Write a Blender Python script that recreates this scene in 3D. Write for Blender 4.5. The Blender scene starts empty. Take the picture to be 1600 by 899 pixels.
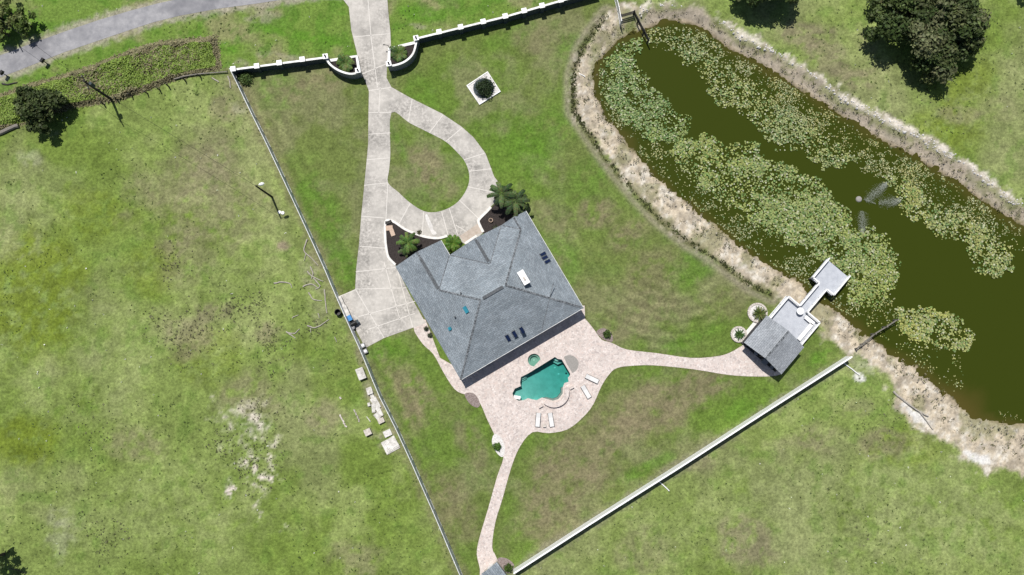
import bpy, bmesh, math, random
import numpy as np
from mathutils import Vector, Matrix
from mathutils.geometry import tessellate_polygon

R = math.radians
random.seed(7)
rng = np.random.default_rng(11)
S = bpy.context.scene
COL = S.collection

# ------------------------------------------------------------------ camera
CAM_H, FPX, TILT = 118.0, 1300.0, R(5.05)
cam = bpy.data.cameras.new('camera'); cam.sensor_width = 36; cam.lens = 36*FPX/1600
cam.clip_start = 1; cam.clip_end = 6000
co = bpy.data.objects.new('camera', cam); COL.objects.link(co)
co.location = (0, 0, CAM_H); co.rotation_euler = (TILT, 0, 0)
S.camera = co

# ------------------------------------------------------------------ sky and sun
SUN_EL = R(66); SH = (-0.40, 0.917)
w = bpy.data.worlds.new('World'); S.world = w; w.use_nodes = True
nt = w.node_tree; bg = nt.nodes['Background']
sky = nt.nodes.new('ShaderNodeTexSky'); sky.sky_type = 'NISHITA'; sky.sun_disc = False
sky.sun_elevation = SUN_EL; sky.sun_rotation = math.atan2(SH[0], SH[1])
nt.links.new(sky.outputs[0], bg.inputs[0]); bg.inputs[1].default_value = 0.064
sl = bpy.data.lights.new('sun', 'SUN'); sl.energy = 4.7; sl.angle = R(0.5); sl.color = (1, .965, .91)
so = bpy.data.objects.new('sun', sl); COL.objects.link(so)
sv = Vector((SH[0]*math.cos(SUN_EL), SH[1]*math.cos(SUN_EL), math.sin(SUN_EL)))
so.rotation_euler = sv.to_track_quat('Z', 'Y').to_euler(); so.location = (0, 0, 150)
S.view_settings.view_transform = 'Standard'; S.view_settings.look = 'None'
S.view_settings.exposure = 0.08; S.view_settings.gamma = 1
try: S.view_settings.use_curve_mapping = False
except Exception: pass

# ------------------------------------------------------------------ helpers
def W(px, py, z=0.0):
    """ground point (at height z) seen at a photograph pixel"""
    x, y = (px-800)/FPX, -(py-449.5)/FPX
    c, s = math.cos(TILT), math.sin(TILT)
    d = (x, y*c+s, y*s-c)
    t = (z-CAM_H)/d[2]
    return Vector((d[0]*t, d[1]*t, z))
def WL(pts, z=0.0): return [W(p[0], p[1], z) for p in pts]
def W2(pts, z=0.0): return np.array([W(p[0], p[1], z)[:2] for p in pts])

def smooth(pts, n=4, closed=False):
    """Catmull-Rom through points (any dimension)"""
    P = [Vector(p) for p in pts]; out = []; N = len(P)
    rngi = range(N) if closed else range(N-1)
    for i in rngi:
        p1, p2 = P[i], P[(i+1) % N]
        p0 = P[(i-1) % N] if closed or i > 0 else p1
        p3 = P[(i+2) % N] if closed or i < N-2 else p2
        for k in range(n):
            t = k/n
            out.append(.5*((2*p1)+(p2-p0)*t+(2*p0-5*p1+4*p2-p3)*t*t+(3*p1-p0-3*p2+p3)*t**3))
    if not closed: out.append(P[-1])
    return out

_tab = np.random.default_rng(3).random((256, 256))
def vnoise(x, y, s=0):
    x = x+s*17.31; y = y+s*9.17
    xi = np.floor(x).astype(int); yi = np.floor(y).astype(int)
    fx = x-xi; fy = y-yi; fx = fx*fx*(3-2*fx); fy = fy*fy*(3-2*fy)
    a = _tab[xi % 256, yi % 256]; b = _tab[(xi+1) % 256, yi % 256]
    c = _tab[xi % 256, (yi+1) % 256]; d = _tab[(xi+1) % 256, (yi+1) % 256]
    return (a*(1-fx)+b*fx)*(1-fy)+(c*(1-fx)+d*fx)*fy
def fbm(x, y, sc, o=4, s=0):
    t = 0; a = .5; n = 0
    for k in range(o):
        t = t+a*vnoise(x*sc, y*sc, s+k*5); n += a; a *= .55; sc *= 2.07
    return t/n
def inside(poly, x, y):
    r = np.zeros(np.shape(x), bool); n = len(poly); j = n-1
    for i in range(n):
        xi, yi = poly[i][0], poly[i][1]; xj, yj = poly[j][0], poly[j][1]
        if yi != yj:
            r ^= ((yi > y) != (yj > y)) & (x < (xj-xi)*(y-yi)/(yj-yi)+xi)
        j = i
    return r
def dist_line(pts, x, y, closed=False):
    d = np.full(np.shape(x), 1e9); n = len(pts)
    for i in range(n if closed else n-1):
        a = pts[i]; b = pts[(i+1) % n]
        ax, ay = a[0], a[1]; dx, dy = b[0]-ax, b[1]-ay; L = dx*dx+dy*dy+1e-12
        t = np.clip(((x-ax)*dx+(y-ay)*dy)/L, 0, 1)
        d = np.minimum(d, (x-ax-t*dx)**2+(y-ay-t*dy)**2)
    return np.sqrt(d)
def sdf(poly, x, y):      # negative inside
    d = dist_line(poly, x, y, True)
    return np.where(inside(poly, x, y), -d, d)
def sstep(a, b, x):
    t = np.clip((x-a)/(b-a), 0, 1); return t*t*(3-2*t)

# ------------------------------------------------------------------ materials
def nodes(m):
    m.use_nodes = True; n = m.node_tree
    return n, n.nodes['Principled BSDF']
def mat(name, c1, c2=None, scale=2.0, rough=.8, bump=0, bscale=None, detail=5, spec=.3, metal=0, attr=None, c3=None, scale3=.3, lo=.35, hi=.65, trans=0):
    """noise mottled surface in metres (world position); attr = mesh colour attribute multiplied in"""
    m = bpy.data.materials.new(name); n, p = nodes(m); L = n.links; N = n.nodes
    p.inputs['Roughness'].default_value = rough; p.inputs['Metallic'].default_value = metal
    p.inputs['Specular IOR Level'].default_value = spec
    geo = N.new('ShaderNodeNewGeometry')
    def noise(sc, det):
        t = N.new('ShaderNodeTexNoise'); t.inputs['Scale'].default_value = sc; t.inputs['Detail'].default_value = det
        t.inputs['Roughness'].default_value = .65
        L.new(geo.outputs['Position'], t.inputs['Vector']); return t
    def ramp(f, a, b):
        r = N.new('ShaderNodeValToRGB'); r.color_ramp.elements[0].position = lo; r.color_ramp.elements[1].position = hi
        r.color_ramp.elements[0].color = (*a, 1); r.color_ramp.elements[1].color = (*b, 1); L.new(f, r.inputs[0]); return r.outputs[0]
    if c2 is None: c2 = c1
    out = ramp(noise(scale, detail).outputs[0], c1, c2)
    if c3:
        r3 = N.new('ShaderNodeValToRGB'); r3.color_ramp.elements[0].position = .48; r3.color_ramp.elements[1].position = .68
        L.new(noise(scale3, 4).outputs[0], r3.inputs[0])
        mx = N.new('ShaderNodeMix'); mx.data_type = 'RGBA'
        L.new(r3.outputs[0], mx.inputs[0]); L.new(out, mx.inputs[6]); mx.inputs[7].default_value = (*c3, 1)
        out = mx.outputs[2]
    if attr:
        a = N.new('ShaderNodeAttribute'); a.attribute_name = attr
        mx = N.new('ShaderNodeMix'); mx.data_type = 'RGBA'; mx.blend_type = 'MULTIPLY'; mx.inputs[0].default_value = 1
        L.new(out, mx.inputs[6]); L.new(a.outputs['Color'], mx.inputs[7]); out = mx.outputs[2]
    L.new(out, p.inputs['Base Color'])
    if bump:
        b = N.new('ShaderNodeBump'); b.inputs['Strength'].default_value = 1; b.inputs['Distance'].default_value = bump
        L.new(noise(bscale or scale*3, 4).outputs[0], b.inputs['Height']); L.new(b.outputs[0], p.inputs['Normal'])
    if trans:
        tr = N.new('ShaderNodeBsdfTranslucent'); L.new(out, tr.inputs[0])
        ms = N.new('ShaderNodeMixShader'); ms.inputs[0].default_value = trans
        L.new(p.outputs[0], ms.inputs[1]); L.new(tr.outputs[0], ms.inputs[2])
        L.new(ms.outputs[0], N['Material Output'].inputs[0])
    return m

M = {}
M['white'] = mat('white_vinyl', (.74, .74, .74), (.80, .80, .79), 3, .5, spec=.4)
M['brightwhite'] = mat('clean_vinyl', (.82, .82, .82), (.86, .86, .855), 3, .5)
M['greywhite'] = mat('weathered_vinyl', (.56, .57, .58), (.70, .71, .72), 1.2, .6)
M['dirtywhite'] = mat('dirty_white_board', (.36, .34, .31), (.66, .64, .61), 2.2, .8)
M['whitestucco'] = mat('white_painted_masonry', (.50, .49, .46), (.80, .80, .78), 1.1, .8, detail=9, lo=.28, hi=.55)
M['slate'] = mat('slate_shade_tone', (.045, .06, .068), (.062, .078, .088), 5, .85)  # on the boundary wall this dark colour holds the stucco's shade
M['greyblock'] = mat('grey_shade_tone', (.15, .165, .18), (.20, .215, .23), 4, .85)  # gate wings: shade of the stucco put into a mid grey
M['black'] = mat('black_metal', (.012, .012, .013), (.02, .02, .02), 8, .5)
M['darkwood'] = mat('dark_weathered_wood', (.028, .026, .025), (.075, .07, .066), 7, .9)
M['greywood'] = mat('grey_weathered_wood', (.13, .12, .105), (.26, .24, .21), 9, .9)
M['deadwood'] = mat('bleached_dead_wood', (.26, .235, .20), (.44, .41, .36), 6, .9)
M['bark'] = mat('bark', (.05, .04, .03), (.12, .10, .08), 10, .95, bump=.02)
M['polewood'] = mat('creosoted_pole', (.02, .017, .015), (.04, .035, .03), 6, .9)
M['concrete'] = mat('concrete', (.38, .36, .33), (.54, .51, .47), 1.6, .9, detail=12, c3=(.33, .313, .288), scale3=.3, bump=.004, bscale=8, lo=.3, hi=.62)
def specks(m, sc, lo, msc):
    n, p = nodes(m); L = n.links; N = n.nodes; src = p.inputs['Base Color'].links[0].from_socket
    geo = N.new('ShaderNodeNewGeometry'); f = []
    for sc_, a_, b_, v0, v1 in ((sc, .42, .62, lo, 1.06), (msc, .42, .62, 0, 1)):
        t = N.new('ShaderNodeTexNoise'); t.inputs['Scale'].default_value = sc_; t.inputs['Detail'].default_value = 6; t.inputs['Roughness'].default_value = .7
        L.new(geo.outputs['Position'], t.inputs['Vector']); q = N.new('ShaderNodeMapRange'); q.inputs[1].default_value = a_; q.inputs[2].default_value = b_
        q.inputs[3].default_value = v0; q.inputs[4].default_value = v1; L.new(t.outputs[0], q.inputs[0]); f.append(q.outputs[0])
    mx = N.new('ShaderNodeMix'); mx.data_type = 'RGBA'; mx.blend_type = 'MULTIPLY'
    L.new(f[1], mx.inputs[0]); L.new(src, mx.inputs[6]); L.new(f[0], mx.inputs[7]); L.new(mx.outputs[2], p.inputs['Base Color'])
specks(M['concrete'], 2.6, .55, .2)
M['joint'] = mat('pale_joint', (.56, .53, .49), (.62, .59, .55), 3, .9)
M['asphalt'] = mat('old_asphalt', (.22, .22, .235), (.33, .325, .335), .9, .9, detail=10, c3=(.155, .155, .17), scale3=.12, bump=.006, bscale=14)
M['kerbwhite'] = mat('white_kerb', (.60, .58, .55), (.74, .72, .69), 2, .8)
M['mulch'] = mat('dark_mulch', (.018, .014, .013), (.055, .045, .042), 9, .95, bump=.05, bscale=18)
M['mulch2'] = mat('dry_leaf_litter', (.16, .12, .11), (.30, .25, .235), 5, .95, bump=.04, bscale=12)
M['gravel'] = mat('white_gravel', (.42, .40, .38), (.78, .76, .74), 9, .9, bump=.04, bscale=14)
M['stone'] = mat('pale_stone', (.38, .34, .30), (.62, .57, .52), 4, .9, bump=.02)
M['grey'] = mat('grey_plastic', (.22, .22, .23), (.3, .3, .31), 5, .6)
M['blue'] = mat('blue_plastic', (.02, .16, .42), (.03, .22, .5), 5, .4)
M['teal'] = mat('teal_flashing', (.02, .17, .24), (.035, .24, .32), 5, .5)
M['skylight'] = mat('skylight_glass', (.008, .016, .045), (.012, .022, .06), 3, .12, spec=.5)
M['glass'] = mat('window_glass', (.02, .028, .035), (.03, .04, .05), 2, .08, spec=.6)
M['stucco'] = mat('cream_stucco', (.55, .50, .43), (.62, .57, .50), 6, .9)
M['deck'] = mat('pale_grey_deck', (.36, .38, .42), (.45, .47, .51), 1.4, .75, detail=8)
M['lounger'] = mat('white_sling', (.58, .57, .56), (.68, .67, .66), 10, .7)
M['foliage'] = mat('foliage', (.75, .75, .75), (1.2, 1.2, 1.2), 1.6, .6, attr='col', trans=.22, spec=.25)
M['palm'] = mat('palm_frond', (.8, .8, .8), (1.15, 1.15, 1.15), 3, .42, attr='col', trans=.18, spec=.45)
M['lily'] = mat('lily_pad', (.85, .85, .85), (1.12, 1.12, 1.12), 4, .6, attr='col', spec=.2)
M['tan'] = mat('tan_stone', (.42, .31, .24), (.55, .42, .33), 5, .9)
M['shelf'] = mat('grey_pebble_plaster', (.21, .20, .185), (.33, .31, .29), 16, .9)
M['coping'] = mat('pool_coping', (.44, .38, .35), (.60, .53, .49), 5, .85)
M['plaster'] = mat('pool_plaster', (.36, .46, .43), (.46, .56, .53), 1.2, .8)
M['sprayw'] = mat('water_spray', (.50, .53, .48), (.62, .65, .6), 5, .3)

def shingle(name, a, b):
    m = bpy.data.materials.new(name); n, p = nodes(m); L = n.links; N = n.nodes
    p.inputs['Roughness'].default_value = .9; p.inputs['Specular IOR Level'].default_value = .2
    uv = N.new('ShaderNodeUVMap'); uv.uv_map = 'UVMap'
    br = N.new('ShaderNodeTexBrick'); br.inputs['Scale'].default_value = 1
    br.inputs['Brick Width'].default_value = .62; br.inputs['Row Height'].default_value = .26
    br.inputs['Mortar Size'].default_value = .02; br.offset = .5
    br.inputs['Color1'].default_value = (*a, 1); br.inputs['Color2'].default_value = (*b, 1)
    br.inputs['Mortar'].default_value = tuple(x*.62 for x in a)+(1,)
    L.new(uv.outputs[0], br.inputs['Vector'])
    geo = N.new('ShaderNodeNewGeometry')
    def noise(sc, d):
        t = N.new('ShaderNodeTexNoise'); t.inputs['Scale'].default_value = sc; t.inputs['Detail'].default_value = d
        L.new(geo.outputs['Position'], t.inputs['Vector'])
        mr = N.new('ShaderNodeMapRange'); mr.inputs[1].default_value = .3; mr.inputs[2].default_value = .7
        L.new(t.outputs[0], mr.inputs[0]); return mr
    f = noise(4.5, 6); f.inputs[3].default_value = .80; f.inputs[4].default_value = 1.2
    g = noise(.35, 3); g.inputs[3].default_value = .84; g.inputs[4].default_value = 1.12
    mu = N.new('ShaderNodeMath'); mu.operation = 'MULTIPLY'; L.new(f.outputs[0], mu.inputs[0]); L.new(g.outputs[0], mu.inputs[1])
    mx = N.new('ShaderNodeMix'); mx.data_type = 'RGBA'; mx.blend_type = 'MULTIPLY'; mx.inputs[0].default_value = 1
    L.new(br.outputs[0], mx.inputs[6]); L.new(mu.outputs[0], mx.inputs[7]); L.new(mx.outputs[2], p.inputs['Base Color'])
    return m
M['shingle'] = shingle('grey_shingles', (.190, .220, .246), (.260, .292, .320))
M['cap'] = mat('ridge_cap_shingle', (.05, .055, .06), (.20, .215, .23), 4, .9, lo=.42, hi=.58)
M['shingle2'] = shingle('pale_grey_shingles', (.25, .268, .292), (.31, .328, .352))
M['vent'] = mat('ridge_vent', (.05, .055, .06), (.13, .14, .15), 5, .9)

def pavers(name):
    m = bpy.data.materials.new(name); n, p = nodes(m); L = n.links; N = n.nodes
    p.inputs['Roughness'].default_value = .9; p.inputs['Specular IOR Level'].default_value = .2
    geo = N.new('ShaderNodeNewGeometry')
    def vor(sc, feat):
        v = N.new('ShaderNodeTexVoronoi'); v.inputs['Scale'].default_value = sc; v.feature = feat
        v.inputs['Randomness'].default_value = .8
        L.new(geo.outputs['Position'], v.inputs['Vector']); return v
    v = vor(4.6, 'F1'); sep = N.new('ShaderNodeSeparateColor'); L.new(v.outputs['Color'], sep.inputs[0])
    r = N.new('ShaderNodeValToRGB'); r.color_ramp.interpolation = 'LINEAR'
    cols = [(0, (.43, .375, .355)), (.22, (.54, .475, .44)), (.5, (.60, .535, .50)), (.75, (.55, .46, .42)), (1, (.66, .60, .565))]
    e = r.color_ramp.elements; e[0].position = 0; e[0].color = (*cols[0][1], 1); e[1].position = 1; e[1].color = (*cols[-1][1], 1)
    for q, c in cols[1:-1]:
        k = e.new(q); k.color = (*c, 1)
    L.new(sep.outputs[0], r.inputs[0])
    d = vor(4.6, 'DISTANCE_TO_EDGE'); mr = N.new('ShaderNodeMapRange'); mr.inputs[1].default_value = .0; mr.inputs[2].default_value = .05
    mr.inputs[3].default_value = .72; mr.inputs[4].default_value = 1; L.new(d.outputs['Distance'], mr.inputs[0])
    t = N.new('ShaderNodeTexNoise'); t.inputs['Scale'].default_value = .5; t.inputs['Detail'].default_value = 6; L.new(geo.outputs['Position'], t.inputs['Vector'])
    m2 = N.new('ShaderNodeMapRange'); m2.inputs[1].default_value = .3; m2.inputs[2].default_value = .7; m2.inputs[3].default_value = .88; m2.inputs[4].default_value = 1.07
    L.new(t.outputs[0], m2.inputs[0])
    mu = N.new('ShaderNodeMath'); mu.operation = 'MULTIPLY'; L.new(mr.outputs[0], mu.inputs[0]); L.new(m2.outputs[0], mu.inputs[1])
    mx = N.new('ShaderNodeMix'); mx.data_type = 'RGBA'; mx.blend_type = 'MULTIPLY'; mx.inputs[0].default_value = 1
    L.new(r.outputs[0], mx.inputs[6]); L.new(mu.outputs[0], mx.inputs[7]); L.new(mx.outputs[2], p.inputs['Base Color'])
    return m
M['pavers'] = pavers('pink_cream_pavers')

def ground_mat():
    m = bpy.data.materials.new('ground_cover'); n, p = nodes(m); L = n.links; N = n.nodes
    p.inputs['Roughness'].default_value = .95; p.inputs['Specular IOR Level'].default_value = .08
    geo = N.new('ShaderNodeNewGeometry'); a = N.new('ShaderNodeAttribute'); a.attribute_name = 'col'
    k = N.new('ShaderNodeAttribute'); k.attribute_name = 'rough'      # how coarse the cover is
    def noise(sc, d, r=.6):
        t = N.new('ShaderNodeTexNoise'); t.inputs['Scale'].default_value = sc; t.inputs['Detail'].default_value = d; t.inputs['Roughness'].default_value = r
        L.new(geo.outputs['Position'], t.inputs['Vector']); return t.outputs[0]
    def mrange(x, lo, hi, a0, a1):
        q = N.new('ShaderNodeMapRange'); q.inputs[1].default_value = lo; q.inputs[2].default_value = hi
        q.inputs[3].default_value = a0; q.inputs[4].default_value = a1; L.new(x, q.inputs[0]); return q.outputs[0]
    def mul(x, y):
        q = N.new('ShaderNodeMath'); q.operation = 'MULTIPLY'; L.new(x, q.inputs[0]); L.new(y, q.inputs[1]); return q.outputs[0]
    f = mrange(noise(2.6, 6, .75), .28, .72, .48, 1.55)
    g = mrange(noise(.8, 5, .7), .28, .72, .76, 1.26)
    fg = mul(f, g)
    one = N.new('ShaderNodeMix'); one.data_type = 'FLOAT'; one.inputs[2].default_value = 1
    L.new(k.outputs['Fac'], one.inputs[0]); L.new(fg, one.inputs[3])
    mx = N.new('ShaderNodeMix'); mx.data_type = 'RGBA'; mx.blend_type = 'MULTIPLY'; mx.inputs[0].default_value = 1
    L.new(a.outputs['Color'], mx.inputs[6]); L.new(one.outputs[0], mx.inputs[7])
    # straw coloured blades among the green ones
    st = mrange(noise(5.0, 5, .75), .58, .76, 0, .30)
    m2 = N.new('ShaderNodeMix'); m2.data_type = 'RGBA'; L.new(mul(st, k.outputs['Fac']), m2.inputs[0]); L.new(mx.outputs[2], m2.inputs[6])
    m2.inputs[7].default_value = (.23, .25, .095, 1)
    L.new(m2.outputs[2], p.inputs['Base Color'])
    b = N.new('ShaderNodeBump'); b.inputs['Distance'].default_value = .07; L.new(k.outputs['Fac'], b.inputs['Strength'])
    L.new(noise(4.0, 6, .7), b.inputs['Height']); L.new(b.outputs[0], p.inputs['Normal'])
    return m
M['ground'] = ground_mat()

def pond_mat():
    m = bpy.data.materials.new('pond_water'); n, p = nodes(m); L = n.links; N = n.nodes
    a = N.new('ShaderNodeAttribute'); a.attribute_name = 'col'; L.new(a.outputs['Color'], p.inputs['Base Color'])
    p.inputs['Roughness'].default_value = .14; p.inputs['IOR'].default_value = 1.33; p.inputs['Specular IOR Level'].default_value = .22
    geo = N.new('ShaderNodeNewGeometry'); t = N.new('ShaderNodeTexNoise'); t.inputs['Scale'].default_value = 1.3; t.inputs['Detail'].default_value = 3
    L.new(geo.outputs['Position'], t.inputs['Vector'])
    b = N.new('ShaderNodeBump'); b.inputs['Distance'].default_value = .008; L.new(t.outputs[0], b.inputs['Height']); L.new(b.outputs[0], p.inputs['Normal'])
    return m
M['pond'] = pond_mat()

def pool_mat(name, tint):
    m = bpy.data.materials.new(name); n, p = nodes(m); L = n.links; N = n.nodes
    tr = N.new('ShaderNodeBsdfTransparent'); tr.inputs[0].default_value = (*tint, 1)
    gl = N.new('ShaderNodeBsdfGlossy'); gl.inputs['Roughness'].default_value = .05
    geo = N.new('ShaderNodeNewGeometry'); t = N.new('ShaderNodeTexNoise'); t.inputs['Scale'].default_value = 2.2; t.inputs['Detail'].default_value = 4
    L.new(geo.outputs['Position'], t.inputs['Vector'])
    b = N.new('ShaderNodeBump'); b.inputs['Distance'].default_value = .02; L.new(t.outputs[0], b.inputs['Height']); L.new(b.outputs[0], gl.inputs['Normal'])
    fr = N.new('ShaderNodeFresnel'); fr.inputs[0].default_value = 1.33; L.new(b.outputs[0], fr.inputs['Normal'])
    ms = N.new('ShaderNodeMixShader'); L.new(fr.outputs[0], ms.inputs[0]); L.new(tr.outputs[0], ms.inputs[1]); L.new(gl.outputs[0], ms.inputs[2])
    L.new(ms.outputs[0], N['Material Output'].inputs[0]); return m
M['poolwater'] = pool_mat('pool_water', (.97, .99, .98))
nt_ = M['poolwater'].node_tree; va = nt_.nodes.new('ShaderNodeVolumeAbsorption'); va.inputs[0].default_value = (.17, .74, .715, 1); va.inputs[1].default_value = .92
nt_.links.new(va.outputs[0], nt_.nodes['Material Output'].inputs['Volume'])
M['spawater'] = pool_mat('spa_water', (.55, .74, .67))

# ------------------------------------------------------------------ mesh builder
class MB:
    def __init__(s): s.v = []; s.f = []; s.c = []; s.uv = None
    def add(s, vs, fs, col=None):
        o = len(s.v); s.v += [tuple(x) for x in vs]; s.f += [tuple(i+o for i in f) for f in fs]
        s.c += [col or (1, 1, 1)]*len(vs); return s
    def box(s, c, size, rz=0, tilt=None):
        hx, hy, hz = size[0]/2, size[1]/2, size[2]/2
        m = Matrix.Rotation(rz, 3, 'Z')
        if tilt: m = m @ Matrix.Rotation(tilt[0], 3, 'X') @ Matrix.Rotation(tilt[1], 3, 'Y')
        vs = [Vector(c)+m @ Vector((x*hx, y*hy, z*hz)) for z in (-1, 1) for x, y in ((-1, -1), (1, -1), (1, 1), (-1, 1))]
        return s.add(vs, [(3, 2, 1, 0), (4, 5, 6, 7), (0, 1, 5, 4), (1, 2, 6, 5), (2, 3, 7, 6), (3, 0, 4, 7)])
    def bar(s, p, q, wd, hg, up=(0, 0, 1)):
        p, q = Vector(p), Vector(q); d = (q-p).normalized(); u = Vector(up)
        if abs(d.dot(u)) > .99: u = Vector((1, 0, 0))
        r = d.cross(u).normalized(); u = r.cross(d)
        vs = [e+r*x*wd/2+u*y*hg/2 for e in (p, q) for x, y in ((-1, -1), (1, -1), (1, 1), (-1, 1))]
        return s.add(vs, [(0, 1, 2, 3), (7, 6, 5, 4), (4, 5, 1, 0), (5, 6, 2, 1), (6, 7, 3, 2), (7, 4, 0, 3)])
    def tube(s, pts, rad, n=8, cap=True):
        P = [Vector(p) for p in pts]; rad = rad if isinstance(rad, (list, tuple)) else [rad]*len(P)
        vs = []; fs = []; ref = Vector((.31, .17, .93))
        for i, p in enumerate(P):
            d = (P[min(i+1, len(P)-1)]-P[max(i-1, 0)]).normalized()
            rf = ref if abs(d.dot(ref)) < .95 else Vector((1, 0, 0))
            a = d.cross(rf).normalized(); b = d.cross(a)
            for k in range(n):
                t = 2*math.pi*k/n; vs.append(p+(a*math.cos(t)+b*math.sin(t))*rad[i])
        for i in range(len(P)-1):
            for k in range(n):
                k2 = (k+1) % n; fs.append((i*n+k, i*n+k2, (i+1)*n+k2, (i+1)*n+k))
        if cap: fs += [tuple(range(n))[::-1], tuple((len(P)-1)*n+k for k in range(n))]
        return s.add(vs, fs)
    def lathe(s, c, prof, n=20):
        vs = [(c[0]+r*math.cos(2*math.pi*k/n), c[1]+r*math.sin(2*math.pi*k/n), c[2]+z) for r, z in prof for k in range(n)]
        fs = [(i*n+k, i*n+(k+1) % n, (i+1)*n+(k+1) % n, (i+1)*n+k) for i in range(len(prof)-1) for k in range(n)]
        fs += [tuple(range(n))[::-1], tuple((len(prof)-1)*n+k for k in range(n))]
        return s.add(vs, fs)
    def slab(s, outer, holes=(), z1=0.0, z0=None):
        loops = [[Vector((p[0], p[1], 0)) for p in l] for l in [outer]+list(holes)]
        flat = [p for l in loops for p in l]
        tris = tessellate_polygon(loops)
        up = []
        for t in tris:
            a, b, c = (flat[i] for i in t)
            ar = (b-a).cross(c-a).z
            if abs(ar) > 1e-9: up.append(t if ar > 0 else t[::-1])
        s.add([(p.x, p.y, z1) for p in flat], up)
        if z0 is not None:
            for li, l in enumerate(loops):
                n = len(l); A = sum(l[i].x*l[(i+1) % n].y-l[(i+1) % n].x*l[i].y for i in range(n))
                ccw = (A > 0) == (li == 0)
                vs = [(p.x, p.y, z1) for p in l]+[(p.x, p.y, z0) for p in l]
                fs = [((i, i+n, (i+1) % n+n, (i+1) % n) if ccw else (i, (i+1) % n, (i+1) % n+n, i+n)) for i in range(n)]
                s.add(vs, fs)
        return s
    def strip(s, pts, wd, z0, z1, closed=False):
        """a wall or kerb following a plan polyline"""
        P = [Vector((p[0], p[1])) for p in pts]; n = len(P); Lp = []; Rp = []
        for i in range(n):
            a = P[(i-1) % n] if closed or i else P[i]; b = P[(i+1) % n] if closed or i < n-1 else P[i]
            d = (b-a).normalized(); nn = Vector((-d.y, d.x))*wd/2
            Lp.append(P[i]+nn); Rp.append(P[i]-nn)
        vs = []
        for i in range(n): vs += [(*Lp[i], z0), (*Rp[i], z0), (*Rp[i], z1), (*Lp[i], z1)]
        fs = []
        for i in range(n if closed else n-1):
            a = i*4; b = ((i+1) % n)*4
            for k in range(4):
                k2 = (k+1) % 4; fs.append((a+k, b+k, b+k2, a+k2))
        if not closed: fs += [(3, 2, 1, 0), tuple((n-1)*4+k for k in range(4))]
        return s.add(vs, fs)
    def mesh(s, name, off=(0, 0, 0)):
        me = bpy.data.meshes.new(name)
        o = Vector(off)
        me.from_pydata([(v[0]-o.x, v[1]-o.y, v[2]-o.z) for v in s.v], [], s.f)
        if any(c != (1, 1, 1) for c in s.c):
            a = me.attributes.new('col', 'FLOAT_COLOR', 'POINT')
            a.data.foreach_set('color', np.array([(*c, 1) for c in s.c], np.float32).ravel())
        me.update(); return me

ORG = {}
def link(name, me, m, parent=None, org=(0, 0, 0)):
    o = bpy.data.objects.new(name, me); COL.objects.link(o)
    if m is not None: me.materials.append(m)
    ORG[o.name] = Vector(org)
    if parent is not None: o.parent = parent
    else: o.location = org
    return o
def thing(name, label, cat, loc=(0, 0, 0), rz=0, group=None):
    o = bpy.data.objects.new(name, None); COL.objects.link(o); o.location = loc; o.rotation_euler = (0, 0, rz)
    o.empty_display_size = .3; ORG[o.name] = Vector(loc); o['label'] = label; o['category'] = cat
    if group: o['group'] = group
    return o
def part(name, mb, m, parent, world=True, label=None):
    """world=True: the mesh was laid out in scene coordinates"""
    org = ORG[parent.name] if world else Vector((0, 0, 0))
    o = link(name, mb.mesh(name, org), m, parent, org)
    ORG[o.name] = ORG[parent.name]
    if label: o['label'] = label
    return o
def solo(name, mb, m, label, cat, loc, group=None):
    o = link(name, mb.mesh(name, loc), m, None, loc); o['label'] = label; o['category'] = cat
    if group: o['group'] = group
    return o
def struct(name, mb, m):
    o = link(name, mb.mesh(name), m); o['kind'] = 'structure'; return o
def copy_tree(o, loc, rz=0, label=None, scale=None):
    c = o.copy(); COL.objects.link(c); c.location = loc; c.rotation_euler = (0, 0, rz)
    if label: c['label'] = label
    if scale: c.scale = (scale,)*3
    ORG[c.name] = Vector(loc)
    for ch in o.children:
        d = ch.copy(); COL.objects.link(d); d.parent = c
        for g in ch.children:
            e = g.copy(); COL.objects.link(e); e.parent = d
    return c
def shade_smooth(o):
    o.data.polygons.foreach_set('use_smooth', np.ones(len(o.data.polygons), bool))

def cards(name, C, Nrm, su, sv, cols, ang=None, bend=.0, tip=.35):
    """many small leaf shaped faces: centres, normals, half width, half length"""
    n = len(C); Nrm = Nrm/np.linalg.norm(Nrm, axis=1, keepdims=True)
    r = rng.normal(size=(n, 3)); U = np.cross(Nrm, r); U /= np.linalg.norm(U, axis=1, keepdims=True)
    if ang is not None:
        U = ang-Nrm*np.sum(ang*Nrm, 1, keepdims=True); U /= np.linalg.norm(U, axis=1, keepdims=True)
    V = np.cross(Nrm, U); su = np.reshape(su*np.ones(n), (n, 1)); sv = np.reshape(sv*np.ones(n), (n, 1))
    # pointed hexagon: base, two shoulders, tip ...
    P = np.stack([C-U*sv, C-U*sv*.3+V*su-Nrm*su*bend, C+U*sv*.4+V*su*.8-Nrm*su*bend, C+U*sv, C+U*sv*.4-V*su*.8-Nrm*su*bend, C-U*sv*.3-V*su-Nrm*su*bend], 1).reshape(-1, 3)
    me = bpy.data.meshes.new(name)
    me.vertices.add(n*6); me.vertices.foreach_set('co', P.astype(np.float32).ravel())
    me.loops.add(n*6); me.loops.foreach_set('vertex_index', np.arange(n*6, dtype=np.int32))
    me.polygons.add(n); me.polygons.foreach_set('loop_start', (np.arange(n)*6).astype(np.int32))
    try: me.polygons.foreach_set('loop_total', np.full(n, 6, np.int32))
    except Exception: pass
    a = me.attributes.new('col', 'FLOAT_COLOR', 'POINT')
    cc = np.concatenate([np.repeat(cols, 6, 0), np.ones((n*6, 1))], 1).astype(np.float32); a.data.foreach_set('color', cc.ravel())
    me.update(calc_edges=True); return me

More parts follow.
